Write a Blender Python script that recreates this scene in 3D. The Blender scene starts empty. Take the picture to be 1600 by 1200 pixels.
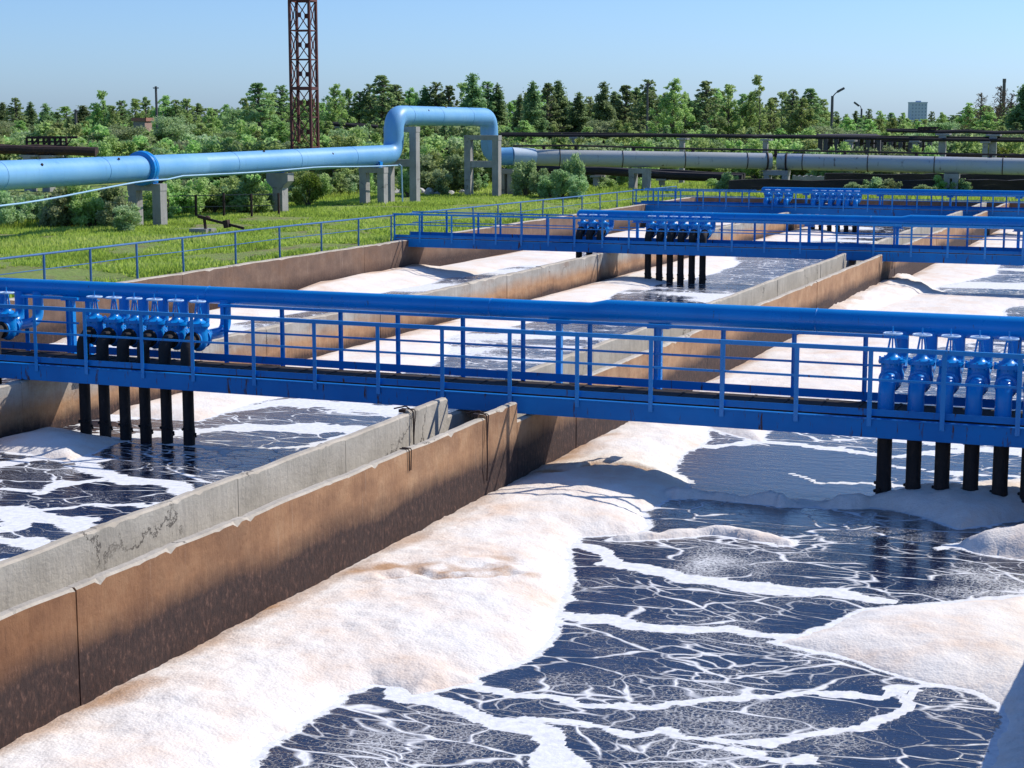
import bpy, math, random
import numpy as np
from mathutils import Vector, Matrix
random.seed(7); rng = np.random.default_rng(7)
S = bpy.context.scene
R = math.radians
# ------------------------------------------------------------------ camera
F, CX, CY, HOR, CH = 2670.0, 800.0, 600.0, 186.0, 6.0
PITCH = math.atan((CY-HOR)/F); YAW = math.atan(1091/math.hypot(F, CY-HOR))
cd = bpy.data.cameras.new('camera'); cam = bpy.data.objects.new('camera', cd)
S.collection.objects.link(cam); S.camera = cam
cd.sensor_width = 36; cd.lens = 36*F/1600; cd.clip_start = .1; cd.clip_end = 6000
cam.location = (0, 0, CH); cam.rotation_euler = (R(90)-PITCH, 0, YAW)
# ------------------------------------------------------------------ world + sun
SUN = Vector((.72, .80, 1.0)).normalized()
W = bpy.data.worlds.new('World'); S.world = W; W.use_nodes = True
nt = W.node_tree; bg = nt.nodes['Background']
sky = nt.nodes.new('ShaderNodeTexSky'); sky.sky_type = 'NISHITA'; sky.sun_disc = False
sky.sun_elevation = math.asin(SUN.z); sky.sun_rotation = math.atan2(SUN.x, SUN.y)
sky.air_density = 1.0; sky.dust_density = .6; sky.ozone_density = 1.6; sky.altitude = 50
_tc = nt.nodes.new('ShaderNodeTexCoord'); _sp = nt.nodes.new('ShaderNodeSeparateXYZ'); nt.links.new(_tc.outputs['Generated'], _sp.inputs[0])
_rp = nt.nodes.new('ShaderNodeValToRGB'); _e = _rp.color_ramp.elements; _e.new(.12)          # clear northern air: bluer than the model's horizon
_e[0].position = 0; _e[0].color = (.74/2, 1.07/2, 1.85/2, 1); _e[1].position = .12; _e[1].color = (.68/2, .94/2, 1.36/2, 1); _e[2].position = .6; _e[2].color = (.62/2, .93/2, 1.42/2, 1)
_mx = nt.nodes.new('ShaderNodeMix'); _mx.data_type = 'RGBA'; _mx.blend_type = 'MULTIPLY'; _mx.inputs[0].default_value = 1
nt.links.new(_sp.outputs[2], _rp.inputs[0]); nt.links.new(sky.outputs[0], _mx.inputs[6]); nt.links.new(_rp.outputs[0], _mx.inputs[7])
nt.links.new(_mx.outputs[2], bg.inputs[0]); bg.inputs[1].default_value = .104*2
sl = bpy.data.lights.new('sun', 'SUN'); so = bpy.data.objects.new('sun', sl); S.collection.objects.link(so)
sl.energy = 4.5; sl.angle = R(.55); sl.color = (1, .95, .88)
so.rotation_euler = SUN.to_track_quat('Z', 'Y').to_euler()
S.view_settings.view_transform = 'Standard'; S.view_settings.look = 'None'
S.view_settings.exposure = 0.0; S.view_settings.gamma = 1

# ------------------------------------------------------------------ projection helpers (pixel -> place)
_fw = np.array([-math.sin(YAW)*math.cos(PITCH), math.cos(YAW)*math.cos(PITCH), -math.sin(PITCH)])
_rt = np.array([math.cos(YAW), math.sin(YAW), 0.]); _up = np.cross(_rt, _fw); _C = np.array([0, 0, CH])
def _ray(x, y): return _fw*F+_rt*(x-CX)-_up*(y-CY)
def atz(x, y, z=0.): d = _ray(x, y); return _C+d*((z-CH)/d[2])
def atD(x, y, D): return _C+_ray(x, y)*(D/F)

# ------------------------------------------------------------------ materials
def mat(name, col=(.5, .5, .5), rough=.6, metal=0., spec=.5):
    m = bpy.data.materials.new(name); m.use_nodes = True
    b = m.node_tree.nodes['Principled BSDF']
    b.inputs['Base Color'].default_value = (*col, 1); b.inputs['Roughness'].default_value = rough
    b.inputs['Metallic'].default_value = metal; b.inputs['Specular IOR Level'].default_value = spec
    return m
class NT:
    def __init__(s, m): s.t = m.node_tree; s.b = s.t.nodes['Principled BSDF']
    def n(s, typ, **k):
        o = s.t.nodes.new(typ)
        for a, v in k.items():
            if a.startswith('i_'):
                key = a[2:]; key = int(key) if key.isdigit() else key.replace('_', ' ')
                o.inputs[key].default_value = v
            else: setattr(o, a, v)
        return o
    def l(s, a, b): s.t.links.new(a, b)
    def coord(s, kind='Object', scale=(1, 1, 1)):
        c = s.n('ShaderNodeTexCoord'); mp = s.n('ShaderNodeMapping'); mp.inputs['Scale'].default_value = scale
        s.l(c.outputs[kind], mp.inputs[0]); return mp.outputs[0]
    def wpos(s, scale=(1, 1, 1)):
        c = s.n('ShaderNodeNewGeometry'); mp = s.n('ShaderNodeMapping'); mp.inputs['Scale'].default_value = scale
        s.l(c.outputs['Position'], mp.inputs[0]); return mp.outputs[0]
    def noise(s, vec, scale, detail=4, rough=.55, dist=0):
        o = s.n('ShaderNodeTexNoise', i_Scale=scale, i_Detail=detail, i_Roughness=rough, i_Distortion=dist)
        s.l(vec, o.inputs['Vector']); return o.outputs['Fac']
    def ramp(s, fac, pts, interp='LINEAR'):
        o = s.n('ShaderNodeValToRGB'); e = o.color_ramp.elements; o.color_ramp.interpolation = interp
        while len(e) < len(pts): e.new(.5)
        for q, (p, c) in zip(e, pts): q.position = p; q.color = (*c, 1) if len(c) == 3 else c
        s.l(fac, o.inputs[0]); return o.outputs[0]
    def g(s, fac, a, b): return s.ramp(fac, [(a, (0, 0, 0)), (b, (1, 1, 1))])
    def mix(s, fac, a, b, mode='MIX'):
        o = s.n('ShaderNodeMix', data_type='RGBA', blend_type=mode)
        for v, i in ((fac, 0), (a, 6), (b, 7)):
            if isinstance(v, (int, float)): o.inputs[i].default_value = v
            elif isinstance(v, tuple): o.inputs[i].default_value = (*v, 1)
            else: s.l(v, o.inputs[i])
        return o.outputs[2]
    def math(s, op, a, b=0., c=None):
        o = s.n('ShaderNodeMath', operation=op)
        for v, i in ((a, 0), (b, 1), (c, 2)):
            if v is None: continue
            if isinstance(v, (int, float)): o.inputs[i].default_value = v
            else: s.l(v, o.inputs[i])
        return o.outputs[0]
    def bump(s, h, strength=.3, dist=.02):
        o = s.n('ShaderNodeBump', i_Strength=strength, i_Distance=dist); s.l(h, o.inputs['Height']); s.l(o.outputs[0], s.b.inputs['Normal']); return o
    def base(s, c): s.l(c, s.b.inputs['Base Color'])

M = {}
def painted(name, col, col2, rough=.38, rust=.0, scale=1.):
    m = mat(name, col, rough); t = NT(m); p = t.wpos()
    c = t.mix(t.g(t.noise(p, .9*scale, 5), .35, .7), col, col2)
    if rust:
        st = t.noise(t.wpos((6, 6, .9)), 1.6, 6, .7)
        c = t.mix(t.g(st, .66-rust, .72-rust), c, (.07, .03, .015))
    t.base(c)
    r = t.noise(p, 3, 5); t.l(t.math('MULTIPLY_ADD', r, .3, rough-.12), t.b.inputs['Roughness'])
    t.bump(t.noise(p, 25, 3), .06, .01)
    return m
M['blue'] = painted('blue_paint', (.0, .26, .68), (.0, .21, .58), .27, .02)
M['girder'] = painted('girder_paint', (.0, .20, .58), (.0, .15, .47), .5, .065)
for _k, _v in (('blue', .5), ('girder', .3)): M[_k].node_tree.nodes['Principled BSDF'].inputs['Specular IOR Level'].default_value = _v
M['wheel'] = painted('sky_lit_wheel_paint', (.62, .76, .90), (.4, .6, .85), .35)  # pale white-blue: sky light on the handwheels is put into the colour
M['lightblue'] = painted('light_blue_paint', (.22, .50, .82), (.16, .42, .74), .4)
def lb():
    m = M['lightblue']; t = NT(m)
    p = t.wpos((1.3, 1.3, .25)); s = t.noise(p, 3.2, 6, .7)
    c = t.mix(t.g(t.noise(t.wpos(), .35, 4), .35, .7), (.21, .46, .72), (.13, .37, .66))
    c = t.mix(t.math('MULTIPLY', t.g(s, .55, .75), .45), c, (.10, .25, .42))
    c = t.mix(t.g(t.noise(t.wpos(), 2.2, 5, .7), .72, .76), c, (.05, .06, .08))
    t.base(c)
lb()
M['fence'] = painted('fence_paint', (.05, .17, .38), (.03, .12, .30), .5, .03)
M['rust'] = mat('rusty_steel', (.05, .02, .014), .85); t = NT(M['rust'])
t.base(t.ramp(t.noise(t.wpos(), 6, 6, .7), [(.3, (.018, .012, .012)), (.55, (.045, .022, .016)), (.75, (.11, .045, .025))]))
M['drop'] = mat('black_sewage_pipe', (.016, .012, .012), .8); t = NT(M['drop'])
t.base(t.ramp(t.noise(t.wpos((1, 1, .4)), 9, 6, .7), [(.35, (.010, .008, .009)), (.6, (.022, .016, .015)), (.8, (.07, .05, .045))])); t.bump(t.noise(t.wpos(), 30, 4), .6, .02)
M['towerred'] = mat('red_lead_paint', (.12, .028, .024), .7); t = NT(M['towerred'])
t.base(t.ramp(t.noise(t.wpos(), .8, 5), [(.3, (.075, .02, .02)), (.7, (.16, .04, .03))]))
M['darkpipe'] = mat('tarred_pipe', (.022, .018, .02), .8); t = NT(M['darkpipe'])
t.base(t.ramp(t.noise(t.wpos((.4, .4, 2)), 1.5, 5), [(.35, (.014, .011, .012)), (.62, (.035, .025, .024)), (.8, (.12, .09, .08))]))
M['greypipe'] = mat('grey_clad_pipe', (.2, .22, .26), .5); t = NT(M['greypipe'])
c = t.ramp(t.noise(t.wpos((.25, .25, 1)), .7, 4), [(.3, (.36, .39, .37)), (.5, (.48, .48, .44)), (.7, (.42, .47, .54))])
c = t.mix(t.g(t.noise(t.wpos((2.5, 2.5, .2)), 1.5, 6, .7), .6, .7), c, (.09, .06, .05)); t.base(c)
M['smallpipe'] = painted('small_pipe_paint', (.40, .60, .78), (.3, .5, .7), .5)
M['whitepipe'] = painted('white_pipe', (.62, .68, .72), (.4, .55, .68), .5)
M['deck'] = mat('deck_plate', (.03, .02, .016), .9); t = NT(M['deck'])
t.base(t.ramp(t.noise(t.wpos(), 5, 6, .7), [(.35, (.012, .009, .010)), (.6, (.035, .022, .016)), (.8, (.12, .075, .05))]))
M['pole'] = mat('weathered_pole', (.11, .105, .105), .8)
M['whitecap'] = mat('lamp_glass', (.6, .6, .6), .4)

def concrete_base(t, lo=(.30, .275, .235), hi=(.46, .43, .38)):
    p = t.wpos()
    c = t.ramp(t.noise(p, 1.4, 8, .65), [(.3, lo), (.7, hi)])
    c = t.mix(t.math('MULTIPLY', t.g(t.noise(t.wpos((5, 5, .35)), 1.6, 6, .7), .5, .75), .35), c, (.16, .14, .12))
    c = t.mix(t.g(t.noise(p, 7, 6, .75), .67, .72), c, (.05, .045, .04))
    wn = t.n('ShaderNodeTexNoise', i_Scale=1.7, i_Detail=5., i_Roughness=.7); t.l(p, wn.inputs['Vector'])
    wv = t.n('ShaderNodeVectorMath', operation='ADD'); t.l(p, wv.inputs[0]); t.l(wn.outputs['Color'], wv.inputs[1])
    vo = t.n('ShaderNodeTexVoronoi', feature='DISTANCE_TO_EDGE', i_Scale=.42); t.l(wv.outputs[0], vo.inputs['Vector'])
    ck = t.math('MULTIPLY', t.math('SUBTRACT', 1., t.g(vo.outputs['Distance'], .003, .009)), t.g(t.noise(p, .6, 2), .5, .56)); c = t.mix(t.math('MULTIPLY', ck, .8), c, (.04, .032, .026))
    return c
def wall_mat(name, tint, top_dark, zlo, zhi, grey_top=False):
    """concrete stained by the sludge: stain heights are real marks at fixed heights above the water"""
    m = mat(name, (.4, .35, .3), .85); t = NT(m)
    c = concrete_base(t, (.42, .375, .30), (.62, .56, .46)) if top_dark == 'pale' else concrete_base(t)
    geo = t.n('ShaderNodeNewGeometry'); sep = t.n('ShaderNodeSeparateXYZ'); t.l(geo.outputs['Position'], sep.inputs[0]); z = sep.outputs[2]
    wob = t.noise(t.wpos((1, .45, 1)), 1.1, 5, .6)
    drip = t.noise(t.wpos((9, 9, .4)), 1.5, 6, .7)
    zz = t.math('ADD', z, t.math('ADD', t.math('MULTIPLY_ADD', wob, .5, -.25), t.math('MULTIPLY_ADD', drip, .22, -.11)))
    if tint:
        o = t.ramp(t.noise(t.wpos(), 2.2, 6, .65), tint if isinstance(tint, list) else [(.25, (.27, .125, .05)), (.5, (.40, .21, .095)), (.75, (.50, .30, .155))])
        k = .93
        if grey_top: c = t.mix(t.math('MULTIPLY', t.math('SUBTRACT', 1., t.g(zz, zhi+.08, zhi+.42)), k), c, o)
        else: c = t.mix(k, c, o)
        blotch = t.noise(t.wpos((1, .5, 1)), .9, 7, .7); c = t.mix(t.math('MULTIPLY', t.g(blotch, .48, .62), .55), c, (.20, .10, .05))
        pale = t.noise(t.wpos((7, 7, .3)), 1.7, 6, .75)
        c = t.mix(t.math('MULTIPLY', t.g(pale, .60, .72), .35), c, (.52, .43, .33))
        c = t.mix(t.math('MULTIPLY', t.g(t.noise(t.wpos((8, 8, .5)), 3.1, 6, .8), .58, .70), .55), c, (.13, .06, .03))
    if tint is True and not grey_top:
        wet = t.n('ShaderNodeMapRange', i_From_Min=23., i_From_Max=12.5); t.l(t.math('ADD', sep.outputs[1], t.math('MULTIPLY', t.noise(t.wpos((.3, .3, 1)), 2, 4), 3.)), wet.inputs['Value'])
        c = t.mix(wet.outputs[0], c, t.mix(1., c, (.54, .40, .29), 'MULTIPLY'))
    d = t.ramp(t.noise(t.wpos((1, 1, .6)), 16, 6, .8), [(.3, (.015, .008, .007)), (.55, (.050, .024, .017)), (.72, (.20, .105, .07))])
    w = zhi-zlo
    f = t.n('ShaderNodeMapRange', i_From_Min=zhi, i_From_Max=zlo, i_To_Min=0., i_To_Max=1.); t.l(zz, f.inputs['Value'])
    c = t.mix(f.outputs[0], c, d)
    t.base(c); t.bump(t.math('ADD', t.noise(t.wpos(), 14, 8, .7), t.noise(t.wpos((3, 3, .5)), 2, 3)), .5, .03)
    return m
M['wall_near'] = wall_mat('stained_wall', True, False, .60, .93)
M['wall_grey'] = wall_mat('grey_wall', False, 'pale', .0, .22)
M['wall_mid'] = wall_mat('half_stained_wall', True, False, .16, .42, True)
M['wall_outer'] = wall_mat('brown_outer_wall', [(.25, (.10, .052, .03)), (.5, (.165, .09, .055)), (.75, (.24, .145, .09))], False, .35, .75)
M['cap'] = mat('wall_top_concrete', (.5, .47, .42), .9); t = NT(M['cap']); t.base(concrete_base(t, (.40, .34, .26), (.62, .54, .43))); t.bump(t.noise(t.wpos(), 12, 6, .7), .5, .03)
M['concrete'] = mat('support_concrete', (.4, .38, .35), .9); t = NT(M['concrete']); t.base(concrete_base(t, (.27, .26, .24), (.42, .40, .37)))
M['brick'] = mat('red_brick', (.3, .1, .06), .9); t = NT(M['brick'])
bt = t.n('ShaderNodeTexBrick', i_Scale=2.5); bt.inputs['Color1'].default_value = (.28, .09, .055, 1); bt.inputs['Color2'].default_value = (.36, .15, .09, 1); bt.inputs['Mortar'].default_value = (.3, .26, .22, 1)
t.l(t.coord('Object'), bt.inputs['Vector']); t.base(bt.outputs[0])
M['farpanel'] = mat('far_panel_facade_hazed', (.42, .50, .62), .8)  # distance haze is painted into this blue-grey; no air volume
M['glassdark'] = mat('far_window_hazed', (.24, .31, .42), .5)  # window tone lifted and blued by the same painted haze
M['white'] = mat('pale_rubble', (.55, .52, .48), .9)
M['trunk'] = mat('bark', (.13, .105, .085), .95)

# --- foliage
def foliage(name, a, b, c2, trans=.35, sc=.35):
    m = bpy.data.materials.new(name); m.use_nodes = True; t = NT(m)
    oi = t.n('ShaderNodeObjectInfo')
    p = t.wpos(); n = t.noise(p, sc, 4, .6); n2 = t.noise(p, 3.5, 3, .7)
    col = t.ramp(t.math('ADD', t.math('MULTIPLY', n, .6), t.math('MULTIPLY', n2, .4)), [(.36, a), (.5, b), (.66, c2)])
    hsv = t.n('ShaderNodeHueSaturation'); t.l(col, hsv.inputs['Color'])
    t.l(t.math('MULTIPLY_ADD', oi.outputs['Random'], .05, .475), hsv.inputs['Hue'])
    t.l(t.math('MULTIPLY_ADD', oi.outputs['Random'], .6, .75), hsv.inputs['Value'])
    t.l(hsv.outputs[0], t.b.inputs['Base Color']); t.b.inputs['Roughness'].default_value = .6; t.b.inputs['Specular IOR Level'].default_value = .25
    tr = t.n('ShaderNodeBsdfTranslucent'); t.l(hsv.outputs[0], tr.inputs[0]); mx = t.n('ShaderNodeMixShader', i_0=trans)
    out = [n for n in t.t.nodes if n.type == 'OUTPUT_MATERIAL'][0]
    t.l(t.b.outputs[0], mx.inputs[1]); t.l(tr.outputs[0], mx.inputs[2]); t.l(mx.outputs[0], out.inputs[0])
    return m
M['spruce'] = foliage('spruce_needles', (.15, .24, .10), (.25, .36, .15), (.36, .46, .22), .6)
M['pine'] = foliage('pine_needles', (.20, .30, .12), (.32, .44, .18), (.44, .54, .25), .6)
M['birch'] = foliage('birch_leaves', (.28, .41, .12), (.40, .54, .18), (.52, .62, .27), .6)
M['willow'] = foliage('willow_leaves', (.22, .31, .12), (.35, .45, .20), (.50, .57, .34), .55)
M['yellowbush'] = foliage('yellow_green_leaves', (.12, .18, .03), (.20, .27, .04), (.30, .34, .07), .4)
M['autumn'] = foliage('rusty_twigs', (.12, .07, .035), (.17, .11, .05), (.20, .17, .08), .2)
M['grassblade'] = foliage('grass_blades', (.26, .34, .05), (.40, .50, .08), (.55, .58, .18), .55, .25)

# ------------------------------------------------------------------ mesh helpers
class MB:
    def __init__(s): s.v = []; s.f = []; s.mi = []; s.sm = []
    def add(s, vs, fs, mi=0, sm=False):
        o = len(s.v); s.v += [tuple(v) for v in vs]
        for f in fs: s.f.append([i+o for i in f]); s.mi.append(mi); s.sm.append(sm)
    def box(s, x0, x1, y0, y1, z0, z1, mi=0):
        v = [(x, y, z) for z in (z0, z1) for y in (y0, y1) for x in (x0, x1)]
        s.add(v, [(0, 2, 3, 1), (4, 5, 7, 6), (0, 1, 5, 4), (2, 6, 7, 3), (0, 4, 6, 2), (1, 3, 7, 5)], mi)
    def bar(s, a, b, w, h=None, mi=0, up=(0, 0, 1)):
        h = h or w; a = Vector(a); b = Vector(b); d = (b-a).normalized(); u = Vector(up)
        if abs(d.dot(u)) > .98: u = Vector((1, 0, 0))
        r = d.cross(u).normalized()*w/2; u = r.cross(d).normalized()*h/2
        v = [a-r-u, a+r-u, a+r+u, a-r+u, b-r-u, b+r-u, b+r+u, b-r+u]
        s.add(v, [(0, 3, 2, 1), (4, 5, 6, 7), (0, 1, 5, 4), (1, 2, 6, 5), (2, 3, 7, 6), (3, 0, 4, 7)], mi)
    def tube(s, pts, r, n=16, mi=0, caps=True, radii=None):
        pts = [Vector(p) for p in pts]; k = len(pts); rr = radii or [r]*k
        T = [(pts[min(i+1, k-1)]-pts[max(i-1, 0)]).normalized() for i in range(k)]
        u = Vector((0, 0, 1)) if abs(T[0].z) < .9 else Vector((1, 0, 0))
        vs = []
        for i in range(k):
            u = (u-T[i]*u.dot(T[i])).normalized(); w = T[i].cross(u)
            for j in range(n):
                a = 2*math.pi*j/n; vs.append(pts[i]+(u*math.cos(a)+w*math.sin(a))*rr[i])
        fs = [(i*n+j, i*n+(j+1) % n, (i+1)*n+(j+1) % n, (i+1)*n+j) for i in range(k-1) for j in range(n)]
        s.add(vs, fs, mi, True)
        if caps:
            s.add([vs[j] for j in range(n)], [tuple(range(n-1, -1, -1))], mi); s.add([vs[(k-1)*n+j] for j in range(n)], [tuple(range(n))], mi)
    def cyl(s, a, b, r, n=16, mi=0, r2=None): s.tube([a, b], r, n, mi, True, [r, r2 if r2 is not None else r])
    def lathe(s, c, axis, prof, n=20, mi=0):
        c = Vector(c); ax = Vector(axis).normalized()
        s.tube([c+ax*h for h, r in prof], 0, n, mi, True, [max(r, .001) for h, r in prof])
    def torus(s, c, axis, R_, r, n=24, m=8, mi=0):
        c = Vector(c); ax = Vector(axis).normalized(); u = Vector((0, 0, 1)) if abs(ax.z) < .9 else Vector((1, 0, 0))
        u = (u-ax*u.dot(ax)).normalized(); w = ax.cross(u); vs = []
        for i in range(n):
            a = 2*math.pi*i/n; d = u*math.cos(a)+w*math.sin(a)
            for j in range(m):
                b = 2*math.pi*j/m; vs.append(c+d*(R_+r*math.cos(b))+ax*r*math.sin(b))
        s.add(vs, [(i*m+j, ((i+1) % n)*m+j, ((i+1) % n)*m+(j+1) % m, i*m+(j+1) % m) for i in range(n) for j in range(m)], mi, True)
    def build(s, name, mats, parent=None, loc=None):
        me = bpy.data.meshes.new(name); me.from_pydata(s.v, [], s.f)
        for m in (mats if isinstance(mats, (list, tuple)) else [mats]): me.materials.append(m)
        me.polygons.foreach_set('material_index', s.mi); me.polygons.foreach_set('use_smooth', s.sm)
        me.update(); me.set_sharp_from_angle(angle=R(32)); o = bpy.data.objects.new(name, me); S.collection.objects.link(o)
        if parent: o.parent = parent
        if loc is not None: o.location = loc
        return o
def elbow(p, d0, d1, rad, n=8):
    """points of a quarter bend that starts at p heading d0 and leaves heading d1"""
    p = Vector(p); d0 = Vector(d0); d1 = Vector(d1)
    return [p+d0*rad*math.sin(a)+d1*rad*(1-math.cos(a)) for a in [i*math.pi/2/n for i in range(n+1)]]
def bend(pts, rad, n=7):
    """polyline with its inner corners rounded"""
    P = [Vector(p) for p in pts]; out = [P[0]]
    for i in range(1, len(P)-1):
        a = (P[i-1]-P[i]).normalized(); b = (P[i+1]-P[i]).normalized(); ang = a.angle(b); tt = rad/math.tan(ang/2)
        A = P[i]+a*tt; B = P[i]+b*tt
        for k in range(n+1):
            u = k/n; out.append((A*(1-u)+P[i]*u)*(1-u)+(P[i]*(1-u)+B*u)*u)
    return out+[P[-1]]
def tag(o, label=None, cat=None, group=None, kind=None):
    if label: o['label'] = label
    if cat: o['category'] = cat
    if group: o['group'] = group
    if kind: o['kind'] = kind
    return o
def empty(name, loc, label, cat, group=None):
    o = bpy.data.objects.new(name, None); S.collection.objects.link(o); o.location = loc; o.empty_display_size = .3
    return tag(o, label, cat, group)
def copy_tree(o, parent=None):
    c = o.copy(); S.collection.objects.link(c); c.parent = parent
    for ch in list(o.children): copy_tree(ch, c)
    return c
ORD = ['first', 'second', 'third', 'fourth', 'fifth', 'sixth', 'seventh', 'eighth', 'ninth', 'tenth', 'eleventh', 'twelfth', 'thirteenth', 'fourteenth', 'fifteenth', 'sixteenth', 'seventeenth', 'eighteenth', 'nineteenth', 'twentieth']
def ordw(i): return ORD[i] if i < 20 else 'twenty-'+ORD[i-20]

# --- numpy value noise
_g = rng.random((256, 256))
def vn(x, y):
    xi = np.floor(x).astype(int); yi = np.floor(y).astype(int); fx = x-xi; fy = y-yi
    fx = fx*fx*(3-2*fx); fy = fy*fy*(3-2*fy); a = _g[xi % 256, yi % 256]; b = _g[(xi+1) % 256, yi % 256]
    c = _g[xi % 256, (yi+1) % 256]; d = _g[(xi+1) % 256, (yi+1) % 256]
    return (a*(1-fx)+b*fx)*(1-fy)+(c*(1-fx)+d*fx)*fy
def fbm(x, y, o=4):
    s = 0; a = .5; t = 0
    for k in range(o): s = s+a*vn(x*2**k+17*k, y*2**k+31*k); t += a; a *= .5
    return s/t
def seg_dist(X, Y, P):
    d = np.full(X.shape, 1e9)
    for (ax, ay), (bx, by) in zip(P[:-1], P[1:]):
        vx, vy = bx-ax, by-ay; L = vx*vx+vy*vy+1e-12
        t = np.clip(((X-ax)*vx+(Y-ay)*vy)/L, 0, 1); d = np.minimum(d, np.hypot(X-ax-t*vx, Y-ay-t*vy))
    return d
def poly_sdf(X, Y, P):
    """positive inside"""
    P = list(P); d = seg_dist(X, Y, P+[P[0]]); ins = np.zeros(X.shape, bool)
    for (ax, ay), (bx, by) in zip(P, P[1:]+P[:1]):
        if ay == by: continue
        c = ((ay > Y) != (by > Y)) & (X < (bx-ax)*(Y-ay)/(by-ay)+ax); ins ^= c
    return np.where(ins, d, -d)
def W2(pts, z=0.): return [tuple(atz(x, y, z)[:2]) for x, y in pts]
def sstep(a, b, x): t = np.clip((x-a)/(b-a), 0, 1); return t*t*(3-2*t)

# ------------------------------------------------------------------ layout numbers (metres)
XR, XL1, XC0, XC1, XL3, XL4 = -.7, -10.3, -10.44, -11.55, -20.6, -28.75     # wall faces
YN, YF = 6.0, 101.0
ZW = 1.35
B1, B2, B3 = 26.3, 60.4, 91.0

def gz(X, Y):
    X = np.asarray(X, float); Y = np.asarray(Y, float)
    far = sstep(100, 180, np.hypot(X, Y))
    z = 1.27+.35*far+.55*sstep(-34, -50, X)*0+(fbm(X*.12+5, Y*.12+9, 3)-.5)*.35*sstep(0, 6, np.maximum(np.maximum(XL4-.3-X, Y-YF-.3), X-XR))
    return z

# ------------------------------------------------------------------ ground
def grid_mesh(name, xs, ys, zfun, m, skip=None, attrs=None, parent=None, smooth=True):
    X, Y = np.meshgrid(xs, ys); Z = zfun(X, Y) if callable(zfun) else zfun
    nx, ny = len(xs), len(ys); V = np.stack([X, Y, Z], -1).reshape(-1, 3)
    i, j = np.meshgrid(np.arange(nx-1), np.arange(ny-1)); a = (j*nx+i).ravel()
    Q = np.stack([a, a+1, a+nx+1, a+nx], -1)
    if skip is not None: Q = Q[~skip(X, Y, Z).ravel()] if callable(skip) else Q[~skip.ravel()]
    used = np.unique(Q); remap = -np.ones(len(V), int); remap[used] = np.arange(len(used)); V2 = V[used]; Q = remap[Q]
    me = bpy.data.meshes.new(name); me.vertices.add(len(V2)); me.vertices.foreach_set('co', V2.ravel().astype('f'))
    me.loops.add(Q.size); me.loops.foreach_set('vertex_index', Q.ravel().astype('i')); me.polygons.add(len(Q))
    me.polygons.foreach_set('loop_start', (np.arange(len(Q))*4).astype('i')); me.update(); me.validate()
    me.polygons.foreach_set('use_smooth', np.full(len(me.polygons), smooth))
    for k, arr in (attrs or {}).items():
        at = me.attributes.new(k, 'FLOAT', 'POINT'); at.data.foreach_set('value', arr.ravel()[used].astype('f'))
    me.materials.append(m); o = bpy.data.objects.new(name, me); S.collection.objects.link(o)
    if parent: o.parent = parent
    return o
M['ground'] = mat('meadow', (.12, .15, .04), .95); t = NT(M['ground'])
c = t.ramp(t.noise(t.wpos(), .25, 6, .65), [(.3, (.34, .28, .12)), (.45, (.28, .35, .07)), (.6, (.30, .41, .08)), (.75, (.42, .38, .16))])
c = t.mix(t.g(t.noise(t.wpos((1, 1, 1)), .9, 7, .75), .54, .64), c, (.30, .21, .12))
c = t.mix(t.math('MULTIPLY', t.g(t.noise(t.wpos(), 6, 6, .8), .45, .65), .5), c, (.05, .075, .018))
t.base(c); t.bump(t.noise(t.wpos(), 7, 6, .8), 1., .12)
xs = np.unique(np.concatenate([-np.geomspace(60, 2600, 30)+0, np.arange(-60, -29.0, 1.0), [-29.03], [XR+.25], np.arange(2, 60, 3.), np.geomspace(60, 2600, 24)]))
ys = np.unique(np.concatenate([[-200, -60, -20, 0, YN-.5], np.arange(8, 100, 1.5), [YF+.3], np.arange(102, 170, 2.), np.geomspace(170, 3600, 26)]))
def skipg(X, Y, Z):
    xc = (X[:-1, :-1]+X[1:, 1:])/2; yc = (Y[:-1, :-1]+Y[1:, 1:])/2
    return (xc > -29.03) & (xc < XR+.25) & (yc > YN-.5) & (yc < YF+.3)
tag(grid_mesh('ground', xs, ys, gz, M['ground'], skipg), kind='structure')

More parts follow.
